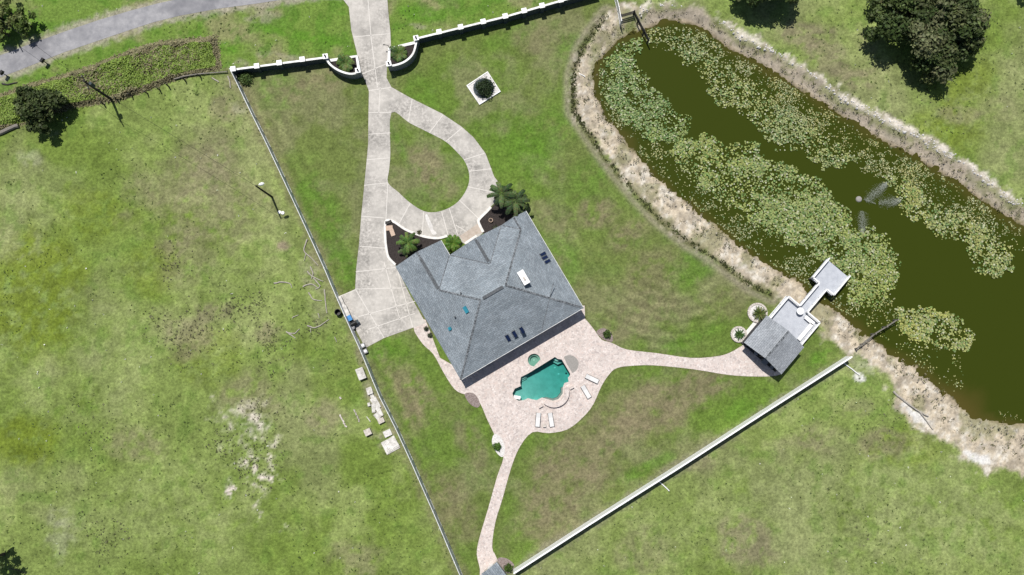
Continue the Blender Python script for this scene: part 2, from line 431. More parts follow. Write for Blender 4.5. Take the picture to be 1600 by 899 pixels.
# ------------------------------------------------------------------ plan outlines traced in the photograph
WATER_Z = -.75
POND = [(1005,48),(975,58),(952,78),(936,100),(931,125),(935,155),(950,185),(968,208),(990,237),(1035,282),(1076,319),(1117,351),(1158,383),(1204,417),(1240,436),(1262,452),(1283,468),(1315,492),(1344,516),(1374,538),(1400,556),(1436,576),(1460,597),(1487,623),(1513,643),(1540,653),(1567,660),(1600,663),(1680,665),(1760,640),(1810,560),(1780,470),(1690,402),(1600,353),(1562,333),(1520,303),(1478,275),(1417,239),(1367,214),(1300,172),(1250,140),(1200,109),(1143,78),(1118,60),(1095,45),(1070,35),(1043,35),(1020,40)]
BANK = [(985,12),(948,22),(925,52),(907,80),(895,118),(895,150),(897,175),(912,197),(949,250),(994,305),(1035,346),(1076,378),(1127,410),(1168,442),(1213,465),(1250,498),(1278,519),(1300,536),(1325,552),(1350,560),(1372,578),(1393,600),(1405,640),(1432,670),(1477,687),(1500,707),(1530,728),(1557,733),(1600,743),(1700,760),(1850,700),(1880,560),(1800,440),(1700,372),(1600,318),(1550,280),(1500,245),(1450,215),(1400,190),(1350,163),(1300,132),(1250,100),(1200,70),(1160,50),(1120,28),(1080,12),(1040,6)]
LAWN = [(364,110),(508,90),(565,118),(605,112),(650,62),(905,-6),(985,-20),(985,12),(948,22),(925,52),(907,80),(895,118),(897,175),(949,250),(994,305),(1035,346),(1076,378),(1127,410),(1168,442),(1213,465),(1278,519),(1328,557),(800,893),(740,950),(720,899),(642,717),(568,553),(525,463),(441,273),(391,170)]
DRIVE = [(534,-20),(536.5,0),(545,11),(549,47.5),(556.5,78),(565,113),(576.5,142),(575.8,175),(575.3,225),(574,240),(569.5,287),(564.7,335),(561,382),(556.7,420),(555,452),(531,463),(549,502),(571,544),(600,528.5),(646,512),(665,505),(640,460),(619,416),(607,403),(603.5,385),(602,370),(601.3,349),(605.5,342),(617.4,347),(632,357),(648,364),(665,369.5),(684,371),(699,368),(712,372),(727,382),(745,372),(755,364),(747,348),(749,341),(760,330),(772,318),(778,300),(781,288),(772,276),(765,257),(758.6,240),(740,215),(720.5,197.7),(690.4,177.7),(640.4,152.7),(611.6,136.4),(604,122),(605,100),(611,76),(610,50),(606.6,17.5),(605.3,0),(604,-20)]
ISLE = [(611.6,176.5),(640.4,192.7),(672.9,209),(697,222),(715,239),(726.4,253),(733,272),(731.2,291),(718.9,312),(701.9,325),(681,331.7),(662,330),(641.3,317.5),(622.4,300.5),(606.3,285.4),(608.2,264.6),(610,240)]
PATIO = [(646,511.5),(660,537),(677,553.5),(693.5,583),(710,608),(725,616),(738,617),(750,630),(761.4,656),(771,676),(782,700),(786.6,716),(777,744),(763,794),(749,841),(745,866),(750,890),(752,920),(790,920),(776,872),(769,855),(774,816),(785,780),(799,730),(813,697),(832,675.5),(857,677),(887,671),(911,652),(927,632),(940,603),(953.6,583),(965,575),(985,572),(1021,571),(1082,577),(1138,586),(1180,588.5),(1214,587),(1222,578),(1200,555),(1175,533),(1160,540),(1141,551),(1120,557),(1080,559.5),(1026,552),(980,546.5),(956,536),(940,531),(929.6,517),(914,498),(895,480),(715,575),(665,500)]
POOL = [(866.4,556.4),(871.9,559.5),(879,561),(892,582.8),(892.5,586.7),(889,591),(889.8,597.6),(883,600),(881,605.4),(880.5,616),(873.5,625),(864,628),(853,625),(847,623),(839,627),(832,626),(825,624),(819,627),(809.6,628),(801.8,622.6),(799,614.8),(803.4,606.2),(812.7,602.3),(811,598.4),(812.7,588.3),(825,582),(843,571)]
BED_W = [(619,415),(607,402.5),(603.8,385),(602.5,370),(602.5,352),(606,345),(617.4,349),(632,359),(648,366),(665,371.5),(684,373.5),(690,378),(706,403),(690,408),(640,420)]
BED_E = [(754,363),(748.5,348),(750.5,342),(761,332),(772,320),(783,312),(800,318),(822,331),(818,345),(780,362),(762,368)]
ROAD = [(-80,125),(0,100),(60,78),(110,58),(160,44),(210,26),(260,15),(330,4),(420,-8),(560,-30),(560,-58),(400,-37),(250,-8),(190,12),(130,31),(60,58),(20,75),(-80,108)]
ROAD = [(-80,112),(0,87),(50,68),(100,50),(150,33),(200,18),(245,6),(300,-6),(400,-22),(560,-45),(800,-90),(800,-62),(560,-15),(440,0),(400,6),(340,14),(280,25),(240,35),(200,48),(150,65),(100,82),(60,98),(25,112),(0,121),(-80,148)]
def P2(pts, n=0, z=0.0):
    w_ = [tuple(p) for p in W2(pts, z)]
    return [tuple(p) for p in smooth(w_, n, True)] if n else w_
POND_W = P2(smooth(POND, 3, True), 0, WATER_Z); BANK_W = P2(smooth(BANK, 3, True)); LAWN_W = P2(LAWN)
DRIVE_W = P2(DRIVE); ISLE_W = P2(smooth(ISLE, 4, True)); PATIO_W = P2(smooth(PATIO, 3, True)); POOL_W = P2(POOL)
ROAD_W = P2(ROAD)
def arc(c, r, a0, a1, n=16): return [(c[0]+r*math.cos(R(a0+(a1-a0)*i/n)), c[1]+r*math.sin(R(a0+(a1-a0)*i/n))) for i in range(n+1)]
spa_c = W2([(834.5, 562.8)])[0]; SPA_W = arc(spa_c, 1.0, 2, 302-30, 22)          # flat side faces the pool
pxm = lambda px: px/11.0

# ------------------------------------------------------------------ ground: one sheet to the horizon
def axis(lo, hi, st, far):
    core = np.arange(lo, hi+st, st); g = []; d = st; p = 0
    while p < far: d *= 1.35; p += d; g.append(p)
    g = np.array(g); return np.concatenate([core[0]-g[::-1], core, core[-1]+g])
gx = axis(-92, 92, .32, 1500); gy = axis(-52, 68, .32, 1500)
X, Y = np.meshgrid(gx, gy); x = X.ravel(); y = Y.ravel()
dp = sdf(POND_W, x, y); db = sdf(BANK_W, x, y); dl = sdf(LAWN_W, x, y)
def inv(px, py):
    return W2([(px, py)])[0]
def blob(px, py, rpx, rpy=None, ang=0, sc=.25, amp=.5, seed=0):
    """soft noisy patch centred at a photograph pixel"""
    c = inv(px, py); rx = rpx/11; ry = (rpy or rpx)/11; a = R(-ang)
    dx = x-c[0]; dy = y-c[1]; u = (dx*math.cos(a)+dy*math.sin(a))/rx; v = (-dx*math.sin(a)+dy*math.cos(a))/ry
    d = np.sqrt(u*u+v*v)+(fbm(x, y, sc, 4, seed)-.5)*2*amp
    return (1-sstep(.45, 1.15, d))*sstep(.22, .58, fbm(x, y, .9, 4, seed+31)+.35*(fbm(x, y, 2.1, 2, seed+5)-.5))
n1 = fbm(x, y, .05, 4, 1); n2 = fbm(x, y, .16, 4, 2); n3 = fbm(x, y, .5, 4, 3); n4 = fbm(x, y, 1.4, 3, 4); n5 = fbm(x, y, .09, 4, 8)
def mixc(a, b, t): return a*(1-t[:, None])+np.array(b)*t[:, None]
col = np.tile(np.array([.160, .208, .062]), (len(x), 1))                 # pasture
col = mixc(col, (.128, .185, .036), sstep(.45, .68, n1)*.8)
col = mixc(col, (.205, .230, .100), sstep(.5, .72, n2)*.55)
col = mixc(col, (.185, .185, .105), sstep(.52, .75, n5)*.5)
for (px, py, a, b, s_) in [(1300,820,330,110,.5),(1480,800,150,90,.3),(120,560,150,150,.3),(250,800,190,90,.35),(60,300,90,70,.4),(300,420,120,50,.3)]:
    col = mixc(col, (.205, .228, .108), blob(px, py, a, b, seed=px % 6)*s_)
col = mixc(col, (.090, .150, .030), sstep(.58, .74, n3)*.5)
for (px, py, a, b, s_) in [(60,470,95,120,.8),(40,690,70,50,.8),(150,330,80,50,.5),(240,420,60,50,.5),(330,560,60,60,.4),(1420,700,90,40,.4),(1500,120,70,60,.6),(1480,200,60,40,.6)]:
    col = mixc(col, (.130, .172, .020), blob(px, py, a, b, seed=px % 7)*s_)
for (px, py, a, b, s_) in [(320,250,70,50,.6),(330,330,130,80,.5),(300,400,80,40,.4),(240,300,60,40,.35),(440,385,16,9,1.0),(290,520,45,35,.6),(330,490,30,20,.6),(420,520,20,18,.6),(390,610,70,40,.55),(510,650,30,35,.6),(215,690,45,30,.5),(1260,690,60,30,.6),(1170,850,50,45,.7),(1390,690,60,25,.6),(1010,860,60,40,.4),(1330,640,40,20,.4),(1360,60,30,20,.4),(1335,120,45,20,.7),(1255,50,55,24,.7),(1290,90,40,30,.6),(1500,180,40,16,.5),(370,130,35,18,.7),(350,170,26,22,.6),(560,880,40,40,.5),(1090,720,30,20,.5),(1555,170,40,20,.3)]:
    col = mixc(col, (.190, .160, .115), blob(px, py, a, b, seed=(px*3) % 11, amp=.75)*s_)
for (px, py, a, b, s_) in [(45,245,22,14,.35),(375,165,14,14,.35),(85,210,8,6,.4),(100,810,30,22,.3),(95,850,24,30,.35),(1350,575,26,16,.6)]:
    col = mixc(col, (.27, .26, .215), blob(px, py, a, b, seed=px % 9, sc=.6, amp=.8)*s_)
col = col*np.array([1.0, 1.015, .93])
for (px, py, a, b, s_) in [(588,632,14,36,.9),(610,688,22,20,.8),(568,560,10,20,.7),(490,430,22,40,.5),(500,500,26,26,.4),(532,470,8,40,.6),(577,676,12,12,.7)]:
    col = mixc(col, (.215, .195, .140), blob(px, py, a, b, -25, seed=(px*3) % 11, amp=.8)*s_)
# bare sand in the left pasture
for (px, py, a, b, s_) in [(335,640,12,26,.8),(345,690,10,20,.35),(385,690,34,60,.38),(395,665,20,22,.65),(385,725,22,16,1),(408,745,22,18,1),(418,715,12,10,.9),(358,767,11,11,1.1),(402,795,7,16,.8),(445,825,20,7,.6),(430,690,12,12,.7),(350,655,22,16,.5),(440,748,9,7,.7),(415,775,8,10,.6),(400,640,30,22,.4)]:
    col = mixc(col, (.36, .32, .285), np.clip(blob(px, py, a, b, seed=(px*5) % 13, sc=1.1, amp=.95)*s_*1.15*sstep(.32, .74, n4+.4*(n3-.5)), 0, 1))
lu = col.sum(1); col = col*((lu/lu.mean())**.35*(1+.5*(n3-.5)+.5*(n4-.5)+.3*(n2-.5)))[:, None]
# verge at the top: fresh green
vg = inside(P2([(-80,150),(0,150),(340,58),(345,108),(364,108),(508,88),(560,110),(610,110),(650,60),(905,-8),(905,-90),(-80,-90)]), x, y)
vc = np.tile(np.array([.120, .190, .036]), (len(x), 1)); vc = mixc(vc, (.185, .195, .085), sstep(.42, .62, n2)); vc = mixc(vc, (.075, .16, .02), sstep(.5, .65, n3)*.7)
for (px, py, a, b) in [(440,90,70,7),(420,22,25,9),(400,30,25,8),(375,100,20,10),(655,42,22,5)]:
    vc = mixc(vc, (.25, .225, .17), blob(px, py, a, b, 8, seed=px % 5, sc=.5)*.6)
for (px, py, a, b) in [(470,55,80,9),(660,22,45,13),(560,15,10,10),(360,75,20,12)]:
    vc = mixc(vc, (.085, .19, .02), blob(px, py, a, b, 12, seed=px % 5, sc=.5)*.85)
col = np.where(vg[:, None], vc, col)
dr = sdf(ROAD_W, x, y)
col = mixc(col, (.30, .27, .22), (1-sstep(.1, 1.2, dr+(n4-.5)*1.6))*.8)
# mown lawn
lc = np.tile(np.array([.118, .152, .044]), (len(x), 1))
lc = mixc(lc, (.098, .166, .026), sstep(.42, .62, n1+.25*(n2-.5))*.75)
lc = mixc(lc, (.160, .160, .085), sstep(.48, .66, n5+.35*(n3-.5))*.7)
lc = mixc(lc, (.075, .122, .026), sstep(.55, .72, n3)*.45)
for (px, py, a, b, s_) in [(430,130,40,50,.5),(500,330,40,90,.7),(540,420,30,40,.8),(600,545,34,18,1),(620,560,30,22,.5),(1010,270,50,30,.7),(1080,420,50,30,.7),(1200,560,30,20,.6),(920,280,50,40,.5),(850,200,60,60,.6),(900,80,30,30,.6),(660,150,30,60,.5),(1280,560,30,14,.9),(620,220,10,60,.6),(830,250,40,60,.5),(880,400,30,60,.6),(1060,540,80,12,.6),(1155,640,40,16,.6),(1010,730,60,12,.7),(1230,540,15,20,.7),(650,310,40,20,.4),(790,60,60,20,.5),(760,230,60,60,.3)]:
    lc = mixc(lc, (.082, .172, .020), blob(px, py, a, b, -25, seed=px % 7)*s_*.9)
for (px, py, a, b, s_) in [(480,140,60,25,.55),(670,260,32,40,.75),(700,300,20,14,.5),(930,330,40,30,.85),(980,370,50,30,.7),(1010,430,70,40,.55),(1000,500,80,30,.5),(640,610,30,60,.7),(650,650,25,50,.7),(610,580,14,60,.6),(700,640,40,40,.3),(1060,620,110,40,.7),(1000,640,110,50,.7),(930,700,110,45,.7),(880,770,90,55,.65),(840,820,60,50,.5),(1100,600,60,25,.5),(960,640,40,25,.5),(740,700,20,50,.5),(720,800,30,60,.5),(690,770,40,50,.3),(840,60,40,30,.4),(1130,470,40,30,.4),(850,330,20,40,.4),(895,350,30,30,.4)]:
    lc = mixc(lc, (.165, .142, .088), blob(px, py, a, b, -25, seed=(px*3) % 11, amp=.7)*s_)
lu = lc.sum(1); lc = lc*((lu/lu.mean())**.25)[:, None]
lc = lc*(1+.30*(n3-.5)+.34*(n4-.5)+.2*(n2-.5))[:, None]
# mower passes
bx = blob(1040, 490, 130, 85, 0, amp=.25); dpat = sdf(PATIO_W, x, y)
rr = np.sqrt(((x-inv(1050, 380)[0]))**2+((y-inv(1050, 380)[1])*1.15)**2)
stripe = 1.6*np.sin(2*np.pi*rr/1.7+2*n1)*bx
fd = np.array([.41, -.91]); across = x*.91+y*.41
st2 = np.sin(2*np.pi*across/1.9)*((dl < 0) & (across < inv(600, 500)[0]*.91+inv(600, 500)[1]*.41))*.7
ar = x*.54+y*.84 if False else x*.54-(-y)*.84
st3 = np.sin(2*np.pi*(x*.54+y*.84)/2.0)*blob(990, 690, 190, 70, 32, amp=.3)*.8
stE = np.sin(2*np.pi*(x*.87+y*.49)/2.0)*blob(900, 330, 90, 170, -30, amp=.3)*.6
sm = (stripe+st2+st3+stE)*(.4+.9*n2)
lc = lc*(1+.15*sm[:, None])
lc = lc*np.array([1.01, 1.01, .97])
lm = (1-sstep(-.1, .25, dl+(n4-.5)*.3))
col = col*(1-lm[:, None])+lc*lm[:, None]
# worn line along the lawn fences
lf = W2([(364,112),(391,170),(441,273),(525,463),(568,553),(642,717),(720,899)])
col = mixc(col, (.165, .145, .09), (1-sstep(.3, 1.5, dist_line(lf, x, y)+(n4-.5)*1.4))*.5)
rf = W2([(1328,560),(800,896)]); col = mixc(col, (.19, .175, .13), (1-sstep(.2, 1.3, dist_line(rf, x, y)+(n4-.5)*1.2))*.55)
# pond banks
nb = fbm(x, y, .7, 5, 21); nb2 = fbm(x, y, .3, 4, 22)
north = sstep(-.5, .5, (y-np.interp(x, [inv(985, 40)[0], inv(1600, 560)[0]], [inv(985, 40)[1], inv(1600, 560)[1]]))/6)*(x > inv(1000, 40)[0])
sw = sstep(-.6, .5, -db+(nb-.5)*3.2+(n4-.5)*1.5)                     # 1 on the bank
sandc = np.tile(np.array([.46, .395, .30]), (len(x), 1))
sandc = mixc(sandc, (.55, .51, .44), sstep(.5, .64, .5*nb+.5*fbm(x, y, 2.2, 3, 34)))
sandc = mixc(sandc, (.29, .255, .205), sstep(.5, .64, fbm(x, y, 1.9, 3, 33))*.55); sandc = mixc(sandc, (.25, .215, .165), sstep(.52, .7, fbm(x, y, .9, 4, 30))*.75)
sandc = mixc(sandc, (.18, .18, .085), sstep(.5, .66, nb2+.3*(n4-.5))*.65)
# north side: dry brown strip by the water, greenish shelf, then broken white rubble
dn = dp+(nb2-.5)*2.2
nc = np.tile(np.array([.33, .285, .225]), (len(x), 1)); nc = mixc(nc, (.21, .19, .15), sstep(.5, .7, nb)*.6)
nc = mixc(nc, (.15, .17, .06), np.exp(-((dn-2.0)/.6)**2)*.8*sstep(.35, .55, nb2))
nc = mixc(nc, (.58, .535, .46), np.clip(np.exp(-((dn-3.0)/.62)**2)*1.2, 0, 1)*sstep(.36, .56, .5*nb+.5*fbm(x, y, 1.6, 3, 44)))
nc = mixc(nc, (.13, .12, .09), np.exp(-((dn-4.0)/.3)**2)*.6)
nc = mixc(nc, (.10, .11, .04), sstep(.6, .72, fbm(x, y, 1.1, 3, 41))*.6)
bankc = sandc*(1-north[:, None])+nc*north[:, None]
col = col*(1-sw[:, None])+bankc*sw[:, None]
# weedy little scarp at the lawn edge on the west side
wline = W2([(948,22),(925,52),(907,80),(895,118),(895,150),(897,175),(912,197),(949,250),(994,305),(1035,346),(1076,378),(1127,410),(1168,442),(1205,462)])
ds = dist_line(wline, x, y)
col = mixc(col, (.27, .235, .18), np.exp(-((ds-.9)/.5)**2)*(db > 0)*.6)
col = mixc(col, (.085, .085, .035), np.exp(-((ds-.15+(n3-.5)*1.2)/.4)**2)*.75*sstep(.3, .55, n4+.3*(n3-.5)))
gw = blob(985, 35, 28, 26, seed=4)+blob(930, 100, 14, 40, seed=5)*.7
col = mixc(col, (.125, .16, .045), np.clip(gw, 0, 1)*.75*(dp > .2))
# white lumps at the south end of the bank
for (px, py, a, b) in [(1525,715,18,7),(1540,720,12,6),(1440,655,26,10),(1420,640,16,8),(1345,590,12,8)]:
    col = mixc(col, (.56, .55, .53), blob(px, py, a, b, 30, seed=px % 5, sc=.9, amp=.9)*.9)
wet = (1-sstep(0, .7, dp))*(dp > -1); col = mixc(col, (.20, .155, .085), wet*.6)
col = np.where((dp < -.1)[:, None], np.array([.06, .06, .02]), col)
# crisp darker rim of soil where turf meets paving
for poly in (DRIVE_W, PATIO_W): col = mixc(col, (.10, .11, .04), (1-sstep(0.0, .3, np.abs(sdf(poly, x, y))))*.5)
dp0 = dp; dp = dp+(fbm(x, y, .8, 4, 90)-.5)*1.7+(n4-.5)*.5
z = np.where(dp < 0, WATER_Z-np.minimum(1.6, -dp*.45), WATER_Z*(1-sstep(0, 1, np.clip(dp/np.maximum(dp-db, .5), 0, 1))))
dp = dp0; z = np.where(dp > 12, 0, z); z = np.where(db > 0, np.where(north > .3, 0, 0), z)
z = z-.22*np.exp(-((ds-.1)/.4)**2)*(db < .3)
z = z+np.where((db < .2) & (dp > 0), (nb-.5)*.22, 0)
dpool = np.minimum(sdf(POOL_W, x, y), sdf(SPA_W, x, y)); z = np.where(dpool < .45, -2.4, z)
rgh = 1-.35*sw
me = bpy.data.meshes.new('ground'); nx, ny = len(gx), len(gy); nv = nx*ny
me.vertices.add(nv); me.vertices.foreach_set('co', np.stack([x, y, z], 1).astype(np.float32).ravel())
ii = np.arange(nv).reshape(ny, nx); q = np.stack([ii[:-1, :-1], ii[:-1, 1:], ii[1:, 1:], ii[1:, :-1]], -1).reshape(-1, 4).astype(np.int32)
me.loops.add(q.size); me.loops.foreach_set('vertex_index', q.ravel())
me.polygons.add(len(q)); me.polygons.foreach_set('loop_start', (np.arange(len(q))*4).astype(np.int32))
me.polygons.foreach_set('use_smooth', np.ones(len(q), bool))
a = me.attributes.new('col', 'FLOAT_COLOR', 'POINT'); a.data.foreach_set('color', np.concatenate([col, np.ones((nv, 1))], 1).astype(np.float32).ravel())
a = me.attributes.new('rough', 'FLOAT', 'POINT'); a.data.foreach_set('value', rgh.astype(np.float32))
me.update(calc_edges=True); g_ = link('ground', me, M['ground']); g_['kind'] = 'structure'

# pond water, tinted where it is shallow over sand
b0 = np.array(POND_W); wx = np.arange(b0[:, 0].min()-2, b0[:, 0].max()+2, .6); wy = np.arange(b0[:, 1].min()-2, b0[:, 1].max()+2, .6)
PX, PY = np.meshgrid(wx, wy); px_, py_ = PX.ravel(), PY.ravel(); dw = sdf(POND_W, px_, py_)
keep = dw < 1.2
wn = fbm(px_, py_, .35, 4, 50)
wc = np.tile(np.array([.0325, .0435, .0045]), (len(px_), 1))
wc = mixc(wc, (.070, .058, .014), sstep(-1.3, .1, dw+(wn-.5)*2.4)*.6)
eb = inv(1500, 635); wc = mixc(wc, (.075, .058, .014), (1-sstep(1, 5, np.hypot(px_-eb[0], py_-eb[1])+(wn-.5)*4))*.7)
ii = np.arange(len(px_)).reshape(PX.shape); q = np.stack([ii[:-1, :-1], ii[:-1, 1:], ii[1:, 1:], ii[1:, :-1]], -1).reshape(-1, 4)
q = q[keep[q].all(1)].astype(np.int32); used = np.unique(q); rm = np.full(len(px_), -1); rm[used] = np.arange(len(used)); q = rm[q]
me = bpy.data.meshes.new('pond_water'); me.from_pydata([(px_[i], py_[i], WATER_Z) for i in used], [], q.tolist())
a = me.attributes.new('col', 'FLOAT_COLOR', 'POINT'); a.data.foreach_set('color', np.concatenate([wc[used], np.ones((len(used), 1))], 1).astype(np.float32).ravel())
o = link('pond_water', me, M['pond']); o['kind'] = 'structure'

# ------------------------------------------------------------------ paved surfaces
struct('road', MB().slab(ROAD_W, (), .02, -.1), M['asphalt'])
struct('driveway', MB().slab(DRIVE_W, [ISLE_W], .035, -.12), M['concrete'])
jm = MB()
def jline(pts, wd=.10): jm.strip([W(*p)[:2] for p in pts], wd, .03, .039)
for pts in [[(553,58),(609,53)],[(566,116),(604,100)],[(576,142),(611,137)],[(576,176),(611,176)],[(576,210),(610,208)],[(573,250),(609,247)],[(569,290),(606,286)],[(565,338),(601,341)],[(562,385),(602,388)],
            [(575,0),(580,60)],[(580,60),(590,137)],[(594,137),(592,176)],[(644,155),(638,190)],[(692,180),(671,208)],[(722,200),(697,221)],[(757,240),(725,250)],[(768,264),(733,268)],[(778,302),(731,292)],[(748,342),(718,313)],[(702,326),(715,367)],[(690,331),(700,367)],[(662,331),(660,366)],[(641,318),(624,349)],[(606,287),(603,344)],
            [(556,425),(620,418)],[(555,452),(635,450)],[(556,453),(600,528)],[(560,495),(652,470)],[(575,515),(648,490)],[(620,418),(645,512)],[(531,463),(556,453)],[(600,410),(625,500)],[(746,372),(712,352)]]:
    jline(pts)
struct('expansion_joints', jm, M['joint'])
# white chalky patch on the forecourt
st = [(664.5,338),(667,335),(670,340),(673.5,348),(676,353),(677,359),(681,362),(682,366),(679,367),(675,366),(671.5,358),(667,348)]
struct('paint_spill', MB().slab(P2(smooth(st, 3, True)), (), .043), mat('lime_stain', (.50, .48, .455), (.68, .66, .64), 1.5, .9))
porch = P2([(746,366),(755,364),(747,349),(735,358),(718,369),(727,381)])
struct('porch_tiles', MB().slab(porch, (), .04, .0), mat('porch_tile', (.36, .30, .25), (.47, .41, .355), 2, .85))
struct('patio', MB().slab(PATIO_W, [POOL_W, SPA_W], .03, -.12), M['pavers'])
struct('mulch_bed', MB().slab(P2(smooth(BED_W, 2, True)), (), .07, -.05), M['mulch'])
struct('mulch_bed', MB().slab(P2(smooth(BED_E, 2, True)), (), .07, -.05), M['mulch'])
kb = MB()
kb.strip([W(*p)[:2] for p in smooth([(618,414),(607,402),(603.3,385),(602,370),(602,351),(606,344),(617.4,348),(632,358),(648,365),(665,370.5),(684,372.5),(699,369)], 4)], .32, 0, .15)
kb.strip([W(*p)[:2] for p in smooth([(755,363),(747.8,348),(750,341.5),(760.5,331),(767,324)], 4)], .36, 0, .15)
kb.strip([W(*p)[:2] for p in [(727,381),(745,369)]], .4, 0, .12)
struct('kerb', kb, M['kerbwhite'])
struct('leaf_bed', MB().slab(P2(smooth([(726,616),(738,614),(746,621),(750,633),(744,637),(733,630)], 3, True)), (), .05), M['mulch2'])
struct('leaf_bed', MB().slab(P2(smooth([(932,518),(943,513),(955,520),(957,534),(946,532),(938,527)], 3, True)), (), .05), M['mulch2'])
struct('leaf_bed', MB().slab(P2(smooth([(775,678),(783,684),(789,700),(786,714),(777,709),(769,694),(770,682)], 3, True)), (), .05), M['gravel'])
struct('leaf_bed', MB().slab(P2(smooth([(777,874),(790,872),(803,882),(800,893),(790,895)], 3, True)), (), .03), M['mulch2'])

# ------------------------------------------------------------------ house
EZ = 3.0; PITCH = .47
Iw, Aw, Hw, Gw = (W(*p, EZ) for p in ((719.8,594),(616.8,417.4),(911,482.3),(821.9,330.3)))
u = ((Iw-Aw)+(Hw-Gw)); u.z = 0; u.normalize(); v = Vector((-u.y, u.x, 0))
WD = (Hw-Iw).dot(v)*.5+(Gw-Aw).dot(v)*.5
O = Iw                                     # back-left eave corner
DP = ((Hw-Gw).dot(u)); WING = (Iw-Aw).dot(u)-DP
corr = (Hw-Iw).dot(u)                      # back eave alignment
def HP(a, b, z=0.0):                       # a: metres back from the front eave line, b: metres from the left eave
    q = O+u*(a-DP)+v*b; return Vector((q.x, q.y, z))
D, Wd = DP, WD
b1 = Wd*7.5/20.1; b2 = Wd*16.0/20.1; rA = D/2
def rz(d): return EZ+PITCH*d
RV = dict(I=HP(D,0,EZ), H=HP(D,Wd,EZ), G=HP(0,Wd,EZ), A=HP(-WING,0,EZ), B=HP(-WING,b1,EZ), C=HP(0,b1,EZ), E=HP(0,b2,EZ),
  R1=HP(rA,rA,rz(rA)), R2=HP(rA,Wd-rA,rz(rA)), P1=HP(-WING,b1/2,rz(b1/2)), R3=HP(b1/2,b1/2,rz(b1/2)),
  P2=HP(0,(b1+b2)/2,rz((b2-b1)/2)), Q2=HP((b2-b1)/2,(b1+b2)/2,rz((b2-b1)/2)), P3=HP(0,(b2+Wd)/2,rz((Wd-b2)/2)), Q3=HP((Wd-b2)/2,(b2+Wd)/2,rz((Wd-b2)/2)))
house = thing('house', 'wide single storey house under a grey shingled hip roof with front gables', 'house', HP(D/2, Wd/2, 0))
def roof_mesh(name, faces, V, org, thick=.16):
    bm = bmesh.new(); ly = bm.loops.layers.uv.new('UVMap')
    vm = {k: bm.verts.new(p-Vector(org)) for k, p in V.items()}
    for f in faces:
        fc = bm.faces.new([vm[k] for k in f]); fc.normal_update()
        if fc.normal.z < 0: fc.normal_flip()
        n = fc.normal; h = Vector((0, 0, 1)).cross(n)
        h = h.normalized() if h.length > 1e-4 else Vector((1, 0, 0)); s_ = n.cross(h)
        for l in fc.loops: l[ly].uv = (l.vert.co.dot(h), l.vert.co.dot(s_))
    # soffit and fascia
    ed = [e for e in bm.edges if len(e.link_faces) == 1]
    r = bmesh.ops.extrude_edge_only(bm, edges=ed)
    for e in r['geom']:
        if isinstance(e, bmesh.types.BMVert): e.co.z -= thick
    me = bpy.data.meshes.new(name); bm.to_mesh(me); bm.free(); return me
RF = ['I A P1 R3 R1', 'B C R3 P1', 'C Q2 E Q3 R2 R1 R3', 'C P2 Q2', 'P2 E Q2', 'E P3 Q3', 'G H R2 Q3 P3', 'H I R1 R2']
hl = ORG[house.name]
roof = link('roof', roof_mesh('roof', [f.split() for f in RF], RV, hl), M['shingle'], house); ORG[roof.name] = hl
def capline(nm, p, q, wd, m, t=.05):
    mb = MB(); p = RV[p] if isinstance(p, str) else p; q = RV[q] if isinstance(q, str) else q
    mb.bar(p+Vector((0, 0, .01)), q+Vector((0, 0, .01)), wd, t); return part(nm, mb, m, roof)
for p, q in (('R1','I'),('R2','H'),('R1','R3'),('R2','Q3'),('Q3','P3')): capline('ridge_cap', p, q, .24, M['cap'])
def lerp(p, q, t): return RV[p].lerp(RV[q], t)
for p, q, t0, t1 in (('P1','R3',.18,.97),('P2','Q2',.12,.9),('R1','R2',.1,.9)): capline('ridge_vent', lerp(p, q, t0), lerp(p, q, t1), .42, M['vent'], .09)
for p, q, t1 in (('P1','R3',.18),('P2','Q2',.12)): capline('ridge_cap', RV[p], lerp(p, q, t1), .3, M['cap'])
bp = HP(D, Wd*.652, EZ); up_ = -u-v*(-1); tp = bp-(u-v).normalized()*0+0*u
capline('roof_seam', HP(D-.05, Wd*.655, EZ+.02), HP(D-4.9, Wd*.655+4.7, rz(4.9)-.0), .1, M['cap'], .03)
# valleys, dark metal
for p, q in (('C','R3'),('C','Q2'),('E','Q2'),('E','Q3')): capline('valley_flashing', lerp(p, q, .02), lerp(p, q, .98), .13, M['cap'], .03)
